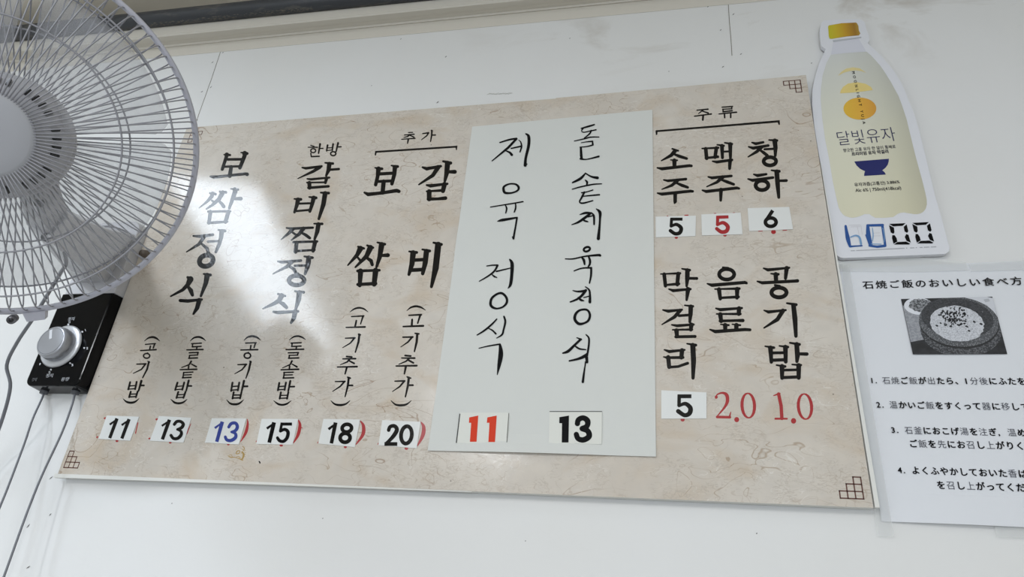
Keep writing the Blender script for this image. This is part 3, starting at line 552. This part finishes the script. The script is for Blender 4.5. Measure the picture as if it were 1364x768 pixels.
M_navy = mat('navy_print', (34,36,84), .4); M_nv2 = mat('bowl_blue', (26,34,100), .4); M_grey = mat('grey_print', (96,98,118), .45)
def typed(parent, m, items, label=None, off=.0112, name='lettering'):
    for it in items:
        g = G(); set_type(g, *it[:4], off, *(it[4:] or ())); tagit(g.obj(name, m, parent), label)
typed(bs, mat('tiny_black', (40,40,44), .4), [("MOONLIGHT YUJA", (1133.6,95.2), (1148.2,165.2), 4.9, .02, 1.9)], 'tiny latin lettering running down over the moons')
typed(bs, M_navy, [("달빛유자", (1117.5,193.6), (1194.6,187.2), 18.5, -.012)], 'thin dark blue product name')
typed(bs, M_navy, [("향긋한 고흥 유자 한 알이 통째로", (1123.6,202.6), (1193.5,197.3), 4.8, .004), ("프리미엄 유자 막걸리", (1134.8,207.6), (1183.8,203.8), 5.0, .03), ("유자과즙(고흥산) 3.886%", (1138.8,249.2), (1199,245.0), 5.8, .012), ("Alc 6% | 750ml(418kcal)", (1140,256.8), (1201,253.4), 5.6, .01)], 'small dark blue lines of print')
print_poly([(368,268),(722,240),(721,265),(712,298),(690,330),(655,358),(680,380),(692,402),(468,416),(470,390),(478,368),(430,345),(392,310)], M_nv2, bs, 'bowl_picture', 'printed navy bowl', off=.0109, x0=1090, y0=180, sc=7.68)
g = G()
for k in range(62):
    x = 1133.5+k*1.84; y = 334.3-k*.088
    if random.random() < .82:
        a = PW(x, y, .0109); g.poly([a, a+Vector((.0014,0,0)), a+Vector((.0014,0,.0014)), a+Vector((0,0,.0014))])
tagit(g.obj('fine_print', mat('fine_print', (168,169,174), .5), bs), 'row of illegible fine grey print', kind='stuff')
S7 = (1100,260,7.578)
for dx, dy in ((0,0),(235,-11)):
    k = Ink(.0109)
    for pl in ("640,288 805,280 776,307 680,313","638,300 688,325 693,372 682,388 656,374","672,400 695,402 715,432 722,466 684,488 668,430","786,318 816,292 833,362 820,378 796,364","812,390 834,398 858,476 816,460 797,420","688,496 724,470 812,466 852,488 838,496"):
        k.add(*S7, 'p '+' '.join('%g,%g' % (float(a)+dx, float(b)+dy) for a, b in (t.split(',') for t in pl.split())))
    k.obj(M_pen, bs, 'black segment zero', 'digit')
mb = mat('blue_marker', (34,82,150), .4); k = Ink(.0109); k.add(*S7, "s 200,310:24 212,380:34 224,440:42 243,510:26;s 245,516:20 300,512:15 365,508:14"); k.obj(mb, bs, 'blue marker six', 'digit')
k = Ink(.0109); k.add(*S7, "s 424,305:30 430,400:46 455,500:36;420,303:24 575,300:26;570,300:26 585,400:26 600,505:24;440,508:20 520,518:24 600,508:26;405,400 440,500:14")
k.obj(mb, bs, 'blue marker zero', 'digit')
k = Ink(.0111); k.add(*S7, "s 250,422:12 300,405:16 340,424:20 356,490:22;s 470,330:8 478,400:10 470,460:8;s 575,330:8 590,400:8 588,470:8;460,490 560,492:8")
k.obj(mat('blue_marker_pale', (120,160,200), .4), bs, 'paler blue marker strokes', 'digits')
k = Ink(.0108); k.add(*S7, "235,302 350,300:3;255,318 345,316:3;355,305 368,395:3;320,320 335,400:3;480,380 545,378:3;482,410 550,408:3")
k.obj(mat('ghost_segments', (196,192,196), .5), bs, None, 'segment_outline')

# ---------------------------------------------------------------- recipe sheet in Japanese, taped beside the board
RS = .0022
tl, bl_ = PW(1118,358,RS), PW(1174.6,694,RS)
tr0, br0 = PW(1364,347,RS), PW(1364,702.5,RS)
XR = .502; TR_ = ext(tl, tr0, XR); BR_ = ext(bl_, br0, XR+.003)
rs = empty('recipe_sheet', ((tl.x+XR)/2, -.0004, bl_.z)); tagit(rs, 'printed white sheet in Japanese with a bowl photograph, taped right of the menu board', 'sheet')
def rlift(u, v): return RS + .005*max(0, v-.9)/.1*max(0, math.sin((u-.03)*3.5))*(1 if u < .75 else .0) + .0006*math.sin(u*5+v*7)
g = G(); NU, NV = 24, 30
for j in range(NV+1):
    for i in range(NU+1):
        u, v = i/NU, j/NV; t = tl.lerp(TR_, u).lerp(bl_.lerp(BR_, u), v); g.v.append(Vector((t.x, -rlift(u, v), t.z)))
for j in range(NV):
    for i in range(NU):
        a = j*(NU+1)+i; g.f.append((a, a+NU+1, a+NU+2, a+1))
M_copy = mat('copy_paper', (224,226,230), .6)
n = len(g.v); g.v += [v+Vector((0,.0002,0)) for v in g.v[:n]]; g.f += [tuple(q+n for q in reversed(f)) for f in g.f[:NU*NV]]
g.obj('paper', M_copy, rs, False)
RO = .0034
M_toner = mat('toner', (22,22,28), .5); M_thin = mat('toner_thin', (62,64,76), .5)
gb, gt = G(), G()
a5 = lambda x, y: (1110+x/5.37, 340+y/5.37)
a6 = lambda x, y: (1140+x/6.089, 480+y/6.089)
a7 = lambda x, y: (1140+x/6.089, 590+y/6.089)
g = G(); s_ = "石焼ご飯のおいしい食べ方"
A, B = PW(*a5(213,234), RO), PW(*a5(1372,204), RO); u = (B-A)/12; w = Vector((-u.z,0,u.x))
for i, ch in enumerate(s_):
    V, Fc = type_mesh(ch, .022); n = len(g.v); g.v += [A+u*(i+vx*.88)+w*(vy*.80) for vx, vy in V]; g.f += [tuple(n+q for q in f) for f in Fc]
tagit(g.obj('lettering', M_toner, rs), 'heading line of Japanese print')
pieces = []
for L_ in (("1.", a6(118,181), a6(190,182)), ("石焼ご飯が出たら、1分後にふたを", a6(218,183), a6(1391,192)),
           ("2.", a6(170,379), a6(246,380)), ("温かいご飯をすくって器に移して", a6(275,381), a6(1421,400)),
           ("3.", a6(290,584), a6(366,585)), ("石釜におこげ湯を注ぎ,温め", a6(400,588), a6(1392,610)),
           ("ご飯を先にお召し上がりく", a6(435,697), a6(1383,718)),
           ("4.", a7(345,240), a7(421,242)), ("よくふやかしておいた香は", a7(455,244), a7(1403,276)), ("を召し上がってくだ", a7(660,364), a7(1389,388))):
    gb, gt = G(), G(); set_line(gb, gt, L_[0], L_[1], L_[2], RO)
    o_ = gb.obj('lettering', M_toner, rs)
    if gt.v: gt.obj('thin_lettering', M_thin, o_)
# the black-and-white photograph on it, as flat print
def speckle(name, a, b, sc, lo, hi):
    m = mat(name, a, .5); nt, p, _, L = nodes(m); tc = nt.nodes.new('ShaderNodeTexCoord').outputs['Object']
    L(mixc(nt, maprange(nt, noise(nt, tc, sc, 3), lo, hi), lin(a), lin(b)), p.inputs['Base Color']); return m
quad = [(42,105),(1025,80),(1187,698),(170,700)]
def clip(poly):
    out = poly
    for i in range(4):
        a, b = quad[i], quad[(i+1) % 4]; inp, out = out, []
        ins = lambda p: (b[0]-a[0])*(p[1]-a[1])-(b[1]-a[1])*(p[0]-a[0]) >= 0
        for j in range(len(inp)):
            p, q = inp[j-1], inp[j]; ip, iq = ins(p), ins(q)
            if ip != iq:
                d1 = (b[0]-a[0])*(p[1]-a[1])-(b[1]-a[1])*(p[0]-a[0]); d2 = (b[0]-a[0])*(q[1]-a[1])-(b[1]-a[1])*(q[0]-a[0]); t = d1/(d1-d2)
                out.append((p[0]+(q[0]-p[0])*t, p[1]+(q[1]-p[1])*t))
            if iq: out.append(q)
        if not out: return []
    return out
def ell(cx, cy, rx, ry, rot=0, wob=0, n=48):
    r = math.radians(rot); o = []
    for k in range(n):
        a = 2*math.pi*k/n; q = 1+random.uniform(-wob, wob); ex, ey = rx*q*math.cos(a), ry*q*math.sin(a)
        o.append((cx+ex*math.cos(r)-ey*math.sin(r), cy+ex*math.sin(r)+ey*math.cos(r)))
    return o
pz = [RO]
def ph(polys, m, name='photo_print', parent=None):
    pz[0] += .00004; g = G()
    for pl in polys:
        c = clip(pl)
        if len(c) > 2: g.poly([PW(1195+x/8.087, 385+y/8.087, pz[0]) for x, y in c])
    return g.obj(name, m, parent or rs)
tagit(ph([quad], speckle('photo_dark', (26,27,30), (40,41,46), 120, .4, .6), 'photo'), 'black-and-white photograph of rice in a stone bowl')
ph([[(60,170),(120,230),(300,180),(330,520),(285,542),(146,568)]], speckle('photo_table', (160,162,168), (138,140,146), 500, .4, .6))
ph([ell(235,182,160,92,4)], mat('photo_plate', (222,224,230), .5))
ph([ell(265,175,140,72,4,.08)], speckle('photo_kimchi', (60,62,66), (150,152,156), 420, .42, .58))
ph([[(700,80),(960,80),(1030,95),(1080,300),(960,210),(860,130)]], mat('photo_dish', (206,208,214), .5))
ph([[(900,150),(960,165),(985,185),(960,190)], [(930,110),(985,100),(1000,130),(950,140)]], mat('photo_dish2', (176,178,184), .5))
ph([ell(690,440,440,290,4)], speckle('photo_stone_low', (46,47,51), (104,106,110), 520, .45, .62))
ph([ell(668,362,436,276,6)], mat('photo_stone_edge', (30,31,34), .5))
ph([ell(664,352,430,264,6)], speckle('photo_stone_rim', (74,76,80), (138,140,144), 640, .5, .66))
ph([ell(650,310,392,212,7)], speckle('photo_stone_in', (44,45,49), (66,68,72), 500, .4, .6))
ph([ell(646,370,292,190,9,.03,60)], speckle('photo_rice', (206,208,214), (176,178,184), 520, .45, .62))
random.seed(3)
ph([ell(random.gauss(620,75), random.gauss(305,48), random.uniform(7,19), random.uniform(5,12), random.uniform(0,180), .2, 7) for k in range(95)]+[ell(x, y, 18, 11, 20, .2, 7) for x, y in ((830,350),(905,375),(775,448),(750,400),(430,392),(735,345),(700,225),(495,235),(580,400),(660,385),(520,385))], mat('photo_fleck', (34,35,40), .5))
ph([ell(random.gauss(640,140), random.gauss(400,80), 6, 4, 0, .2, 6) for k in range(60)], mat('photo_fleck_pale', (146,148,154), .5))
# tape
mt = mat('clear_tape', (236,238,237), .3, alpha=.2); mt.blend_method = 'BLEND' if hasattr(mt, 'blend_method') else None
def tape(pts, off=.0042):
    P = [PW(x, y, off) for x, y in pts]; g = G(); g.prism(P, [v+Vector((0,.0001,0)) for v in P]); return tagit(g.obj('tape', mt, rs), 'translucent tape')
tape([(1121,352),(1131,352),(1191,714),(1169,714)]); tape([(1116,349),(1209,341),(1286,349),(1291,359.5),(1225,362),(1119,361)], .0045)
tape([(1324,693),(1400,696.5),(1400,718),(1327,714.5)], .0045); tape([(1290,351.5),(1400,344),(1400,358),(1294,361)], .004)

# ---------------------------------------------------------------- wall fan
M_white = mat('fan_plastic', (206,206,210), .38); M_white2 = mat('fan_plastic_grey', (188,188,193), .42)  # second plastic is a slightly darker grey for motor, hub and neck
M_wire = mat('fan_wire', (150,150,156), .35, spec=.6); M_ring = mat('fan_ring', (186,186,196), .38)
M_black = mat('gloss_black', (7,8,11), .14, spec=.18); M_silver = mat('knob_silver', (176,178,184), .3, metal=.5)
M_cord = mat('grey_cord', (118,120,126), .5); M_dark = mat('dark_metal', (40,40,42), .4)
M_blade = mat('blade_plastic', (198,199,203), .35, alpha=.24)
root = PW(124,526,.0); fan = empty('wall_fan', (-1.01+CAMP.x, -.001, EYE+.31))
tagit(fan, 'white wall-mounted electric fan with wire guard over a black control box', 'fan')
FC = CAMP+Vector((-.7596,.4912,.4748)); FN = Vector((.561,-.629,-.538)).normalized()
fx = FN.cross(Vector((0,0,1))).normalized(); fy = FN.cross(fx)
HM = Matrix(((fx.x,fy.x,FN.x,FC.x),(fx.y,fy.y,FN.y,FC.y),(fx.z,fy.z,FN.z,FC.z),(0,0,0,1)))
ORG = Vector(fan['_o'])
def head(g, name, m, parent, smooth=True, label=None):
    g.v = [HM @ Vector(v) for v in g.v]; return tagit(g.obj(name, m, parent, smooth), label)
def ringpts(a, h, n=120): return [(a*math.cos(2*math.pi*k/n), a*math.sin(2*math.pi*k/n), h) for k in range(n)]
# motor and blades
g = G(); g.lathe([(0,-.055),(.030,-.056),(.047,-.062),(.052,-.075),(.052,-.13),(.046,-.165),(.03,-.185),(0,-.19)], 48); motor = head(g, 'motor_housing', M_white2, fan)
g = G()
for k in range(30):
    a = 2*math.pi*k/30; c, s = math.cos(a), math.sin(a)
    for h0 in (-.088,-.112): g.tube([(.0524*c,.0524*s,h0),(.0524*c,.0524*s,h0-.016)], .0016, 5)
tagit(head(g, 'vent_slot', M_dark, motor, False), kind='stuff')
g = G(); g.lathe([(0,.034),(.03,.034),(.052,.030),(.066,.02),(.0735,.004),(.074,-.03),(.070,-.034),(0,-.034)], 64); hubo = head(g, 'blade_hub', M_white2, fan)
g = G()
for k in range(40):
    a = 2*math.pi*k/40; c, s = math.cos(a), math.sin(a)
    if k % 5 != 4: g.tube([(.0595*c,.0595*s,.0272),(.0665*c,.0665*s,.0212)], .0020, 5)
tagit(head(g, 'vent_slot', M_dark, hubo, False), kind='stuff')
g = G(); g.lathe([(.034,-.034),(.0,-.034)], 16); g2 = G(); g2.lathe([(.012,-.034),(.012,-.056)], 20); head(g2, 'shaft', M_dark, fan)
def blade_mesh():
    g = G(); NR, NA = 14, 16; vs = []
    for i in range(NR+1):
        r = .070+(.182-.070)*i/NR; t = i/NR
        a0 = -.56-.04*t; a1 = .56+.06*t
        if t > .85: a0 += 3.2*(t-.85)**2; a1 -= 3.2*(t-.85)**2
        for j in range(NA+1):
            q = j/NA; a = a0+(a1-a0)*q; pitch = (.5-q)*(.040-.012*t)
            vs.append(Vector((r*math.cos(a), r*math.sin(a), pitch*1.0+.004*math.sin(q*math.pi))))
    g.v = vs+[v+Vector((0,0,-.0016)) for v in vs]; n = len(vs)
    for i in range(NR):
        for j in range(NA):
            a = i*(NA+1)+j; g.f.append((a, a+1, a+NA+2, a+NA+1)); g.f.append((n+a, n+a+NA+1, n+a+NA+2, n+a+1))
    rim = [j for j in range(NA+1)]+[i*(NA+1)+NA for i in range(1,NR+1)]+[NR*(NA+1)+j for j in range(NA-1,-1,-1)]+[i*(NA+1) for i in range(NR-1,0,-1)]
    for q in range(len(rim)):
        a, b = rim[q], rim[(q+1) % len(rim)]; g.f.append((a, a+n, b+n, b))
    me = bpy.data.meshes.new('blade'); me.from_pydata([tuple(v) for v in g.v], [], g.f); me.polygons.foreach_set('use_smooth', [True]*len(me.polygons)); me.materials.append(M_blade); return me
def place_local(name, me, parent, rot):
    o = bpy.data.objects.new(name, me); COL.objects.link(o); o.parent = parent
    o.matrix_local = Matrix.Translation(-ORG) @ HM @ Matrix.Rotation(rot, 4, 'Z'); return o
bm = blade_mesh()
for k in range(5): place_local('blade', bm, fan, 2*math.pi*k/5+.35)
# guards
def wire_mesh(path, sgn, r):
    g = G(); P = []
    for rad, h in path: P.append((rad, 0, h))
    x, y, z = P[-1]; pass
    g.tube(P, r, 5); me = bpy.data.meshes.new('guard_wire'); me.from_pydata([tuple(v) for v in g.v], [], g.f)
    me.polygons.foreach_set('use_smooth', [True]*len(me.polygons)); me.materials.append(M_wire); return me
NW = 96
wf = wire_mesh([(.047,.0585),(.07,.0575),(.10,.0525),(.133,.0455),(.165,.0365),(.1875,.0295),(.198,.0262),(.2055,.0205),(.2095,.012),(.2105,.003)], 1, .0009)
wr = wire_mesh([(.052,-.060),(.08,-.0575),(.105,-.0515),(.1313,-.0445),(.165,-.0285),(.1846,-.0188),(.197,-.0155),(.206,-.0100),(.2100,-.003)], -1, .0009)
g = G(); g.tube(ringpts(.133,.0462,100), .0011, 6, True); g.tube(ringpts(.1875,.0302,120), .0012, 6, True)
fg = head(g, 'front_guard', M_wire, fan)
g = G(); g.tube(ringpts(.1313,-.0453,100), .0011, 6, True); g.tube(ringpts(.1846,-.0196,120), .0012, 6, True)
g.lathe([(.056,-.058),(.057,-.062),(.050,-.064),(.046,-.060),(.050,-.057),(.056,-.058)], 48)
rg = head(g, 'rear_guard', M_wire, fan)
for k in range(NW):
    place_local('guard_wire', wf, fg, 2*math.pi*k/NW); place_local('guard_wire', wr, rg, 2*math.pi*(k+.5)/NW)
g = G(); g.lathe([(.2085,.0045),(.2120,.0062),(.2150,.0045),(.2155,0),(.2150,-.0045),(.2120,-.0055),(.2085,-.004),(.2080,0),(.2085,.0045)], 160)
head(g, 'guard_ring', M_ring, fan)
g = G(); g.lathe([(0,.0625),(.03,.0622),(.044,.0605),(.0495,.0585),(.050,.056),(.046,.054),(0,.054)], 64); head(g, 'centre_badge', mat('badge_grey', (170,171,176), .45), fan)
# clips on the lower edge of the ring
def clip_at(px, py, w, hgt, t, name, m):
    # nearest point of the ring to that pixel
    best = min((ringpts(.2175, 0, 720)), key=lambda q: (lambda v: (v.x-px)**2+(v.y-py)**2)(project(HM @ Vector(q))))
    return Vector(best)
def project(P):
    d = P-CAMP; v = EX*d.x+EY*d.y+EZ*d.z; return Vector((682+FPX*v.x/v.z, 384+FPX*v.y/v.z))
for px, py, wd_, kind in ((49,417,.012,0),(17,422,.006,1)):
    q = clip_at(px, py, 0, 0, 0, '', None); rad = q.normalized(); tan = Vector((-rad.y, rad.x, 0)); z = Vector((0,0,1)); g = G()
    if kind == 0:
        def pt(a, b, c): return q+tan*a+rad*b+z*c
        g.prism([pt(-wd_,-.004,.008),pt(wd_,-.004,.008),pt(wd_*.8,.007,.008),pt(-wd_*.8,.007,.008)], [pt(-wd_,-.004,-.008),pt(wd_,-.004,-.008),pt(wd_*.8,.007,-.008),pt(-wd_*.8,.007,-.008)])
        head(g, 'clip', M_ring, fan, False)
    else:
        g.tube([q+rad*.004+z*-.006, q+rad*.004+z*.007], .0052, 14); head(g, 'screw', mat('screw_metal', (120,120,124), .3, metal=.8), fan)
        g = G(); g.tube([q+rad*.004+z*.007, q+rad*.004+z*.0074], .0028, 10); head(g, 'screw_recess', M_dark, fan)
# neck and arm: a loft through four-cornered sections
def loft(secs, name, m, parent, smooth=False, bev=.004):
    g = G(); 
    for s in secs: g.v += [PW(x, y, o) for x, y, o in s]
    k = len(secs[0])
    g.f.append(tuple(reversed(range(k)))); g.f.append(tuple((len(secs)-1)*k+i for i in range(k)))
    for j in range(len(secs)-1):
        for i in range(k):
            l = (i+1) % k; g.f.append((j*k+i, j*k+l, (j+1)*k+l, (j+1)*k+i))
    o = g.obj(name, m, parent, smooth)
    bmm = bmesh.new(); bmm.from_mesh(o.data); bmesh.ops.recalc_face_normals(bmm, faces=bmm.faces); bmm.to_mesh(o.data); bmm.free()
    if bev:
        b = o.modifiers.new('bevel', 'BEVEL'); b.width = bev; b.segments = 3; b.limit_method = 'ANGLE'; b.angle_limit = math.radians(25)
    return o
arm = loft([[(102,377,.031),(143,376,.031),(182,312,.031),(136,309,.031)],
      [(80,352,.10),(118,362,.10),(150,307,.10),(118,296,.10)],
      [(60,328,.19),(88,340,.19),(118,296,.19),(84,276,.19)],
      [(40,303,.27),(64,320,.27),(92,286,.27),(60,260,.27)]], 'arm', M_white, fan)
neck = loft([[(34,300,.262),(66,316,.262),(92,278,.262),(64,256,.262)],
       [(28,275,.31),(56,293,.31),(85,262,.31),(54,240,.31)],
       [(18,240,.36),(50,255,.36),(76,232,.36),(48,212,.36)],
       [(22,205,.40),(48,212,.40),(62,200,.40),(40,188,.40)]], 'neck', M_white2, fan)
for px, py, o_ in ((88,297,.225),(61,316,.262),(52,270,.335)):
    g = G(); c = PW(px, py, o_); d = (CAMP-c).normalized(); g.tube([c-d*.012, c+d*.012], .0062, 16); g.obj('pivot_screw', M_dark, arm if py > 280 else neck, True)
# control box on the wall
def rr(x0, z0, x1, z1, r, y, n=5, corners=(1,1,1,1)):
    o = []
    for (cx, cz, a0), on in zip(((x0+r,z0+r,180),(x1-r,z0+r,270),(x1-r,z1-r,0),(x0+r,z1-r,90)), corners):
        if on: o += [(cx+r*math.cos(math.radians(a0+90*k/n)), y, cz+r*math.sin(math.radians(a0+90*k/n))) for k in range(n+1)]
        else: o += [(cx+(r if a0 in (270,0) else -r), y, cz+(-r if a0 in (180,270) else r))]*1
    return o
ZB, ZM, ZT = EYE+.308, EYE+.486, EYE+.640; XL, XR_ = -1.071, -.9525
g = G(); g.prism(rr(XL+.006, ZM, XR_-.006, ZT, .02, -.034, corners=(0,0,1,1)), rr(XL, ZM, XR_, ZT+.003, .022, -.001, corners=(0,0,1,1))); o = g.obj('mount', M_white, fan)
b = o.modifiers.new('bevel', 'BEVEL'); b.width = .002; b.segments = 2; b.limit_method = 'ANGLE'
g = G(); g.prism(rr(XL+.004, ZB+.003, XR_-.006, ZM, .012, -.036, corners=(1,1,0,0)), rr(XL, ZB, XR_, ZM, .016, -.001, corners=(1,1,0,0))); o = g.obj('control_box', M_black, fan)
b = o.modifiers.new('bevel', 'BEVEL'); b.width = .002; b.segments = 2; b.limit_method = 'ANGLE'
cbx = o
g = G(); kc = PW(82,461,.037)
def lathe_y(prof, c, n=40):
    g = G(); g.lathe(prof, n); g.v = [Vector((c.x+v.x, c.y-v.z, c.z+v.y)) for v in g.v]; return g
lathe_y([(0,0),(.0385,0),(.0395,.002),(.037,.0042),(.030,.0050),(0,.0050)], Vector((kc.x,-.036,kc.z))).obj('dial_plate', mat('dial_plate', (206,208,212), .3, metal=.3), cbx, True)
kn = lathe_y([(.0300,.005),(.0300,.012),(.0285,.0215),(.0265,.0245),(.024,.0252),(0,.0252)], Vector((kc.x,-.036,kc.z)))
kno = kn.obj('knob', M_silver, fan, True)
lathe_y([(.0232,.0250),(.0238,.0256),(.0244,.0250)], Vector((kc.x,-.036,kc.z))).obj('knob_groove', mat('groove', (110,112,118), .4), kno, True)
a_ = Vector((kc.x, -.0618, kc.z)); g = G(); d = Vector((math.cos(math.radians(112)),0,math.sin(math.radians(112)))); nrm = Vector((-d.z,0,d.x))*.0026
g.prism([a_+d*.004-nrm, a_+d*.022-nrm, a_+d*.022+nrm, a_+d*.004+nrm], [v+Vector((0,.0015,0)) for v in (a_+d*.004-nrm, a_+d*.022-nrm, a_+d*.022+nrm, a_+d*.004+nrm)]); g.obj('pointer', mat('pointer', (222,224,228), .35), kno)
M_mark = mat('panel_print', (206,208,212), .5); k = Ink(.0364)
k.add(20,400,5.486, "389,175:14 390,175;491,228:14 492,228;505,346:13 506,346;402,457:12 403,457;262,505:12 263,505;184,460:8 180,470:6;512,210:4 516,222:4;s 522,343:4 532,343:4 524,354:4 533,355:4;s 412,463:4 424,466:4 416,470:4 424,474:4 414,479:4;o 398 157 5 7 3;o 252 524 5 7 3")
k.obj(M_mark, cbx, None, 'dial_mark')
g = G(); off = .0364
for s_, b0, b1, h in (("정지", (89.6,427.2), (98.2,426.6), 4.4), ("정지", (60.2,502.6), (69.6,502.2), 4.6), ("강약", (41.6,507.6), (48.4,507.4), 4.2), ("풍향", (80.8,507.4), (91.2,507.0), 4.6)): set_type(g, s_, b0, b1, h, off, .02)
g.obj('lettering', M_mark, cbx)
def cord(name, pts, r, m, label=None, parent=None):
    P = [PW(*p) for p in pts]; q = []
    for i in range(len(P)-1):
        a, b, c, d = P[max(0,i-1)], P[i], P[i+1], P[min(len(P)-1,i+2)]
        for j in range(6):
            t = j/6; q.append(.5*(2*b+(c-a)*t+(2*a-5*b+4*c-d)*t*t+(3*b-a-3*c+d)*t**3))
    q.append(P[-1]); g = G(); g.tube(q, r, 8); return tagit(g.obj(name, m, parent or fan, True), label)
cord('power_cord', [(70,300,.25),(88,345,.19),(80,364,.185),(55.5,405,.18),(43,425.5,.17),(22.7,456,.14),(9,486,.11),(13.6,516,.09),(0,567,.06),(-22,620,.03),(-60,720,.012),(-110,860,.008)], .0026, M_cord)
cord('arm_cable', [(118,318,.09),(129,304,.085),(146,301.5,.08),(165,307,.06),(176,316,.04)], .0016, M_cord)
for a in ([(57.6,522,.012),(57,528,.016),(43.6,557.6,.034),(33,589,.040),(14,639.6,.05),(0,674.5,.055),(-30,745,.06)], [(99.5,522,.012),(99,528,.016),(94,545,.022),(82,577,.035),(56,632.6,.045),(35,685,.052),(5,768,.06),(-12,812,.062)]):
    c = cord('pull_cord', a, .0017, M_cord)
    s = PW(a[0][0], a[0][1]+2.5, .0135); g = G(); g.tube([Vector((s.x, s.y, ZB+.004)), Vector((s.x, s.y, ZB-.004))], .0065, 14); g.obj('cord_collar', mat('collar', (88,90,94), .5), cbx, True)
g = G(); hk = PW(197,340,.012); g.tube([Vector((hk.x,-.0005,hk.z+.004)), Vector((hk.x,-.012,hk.z)), Vector((hk.x-.002,-.026,hk.z-.003))], [.011,.010,.007], 14); g.obj('side_bolt', mat('brown_bolt', (92,82,72), .5), fan, True)
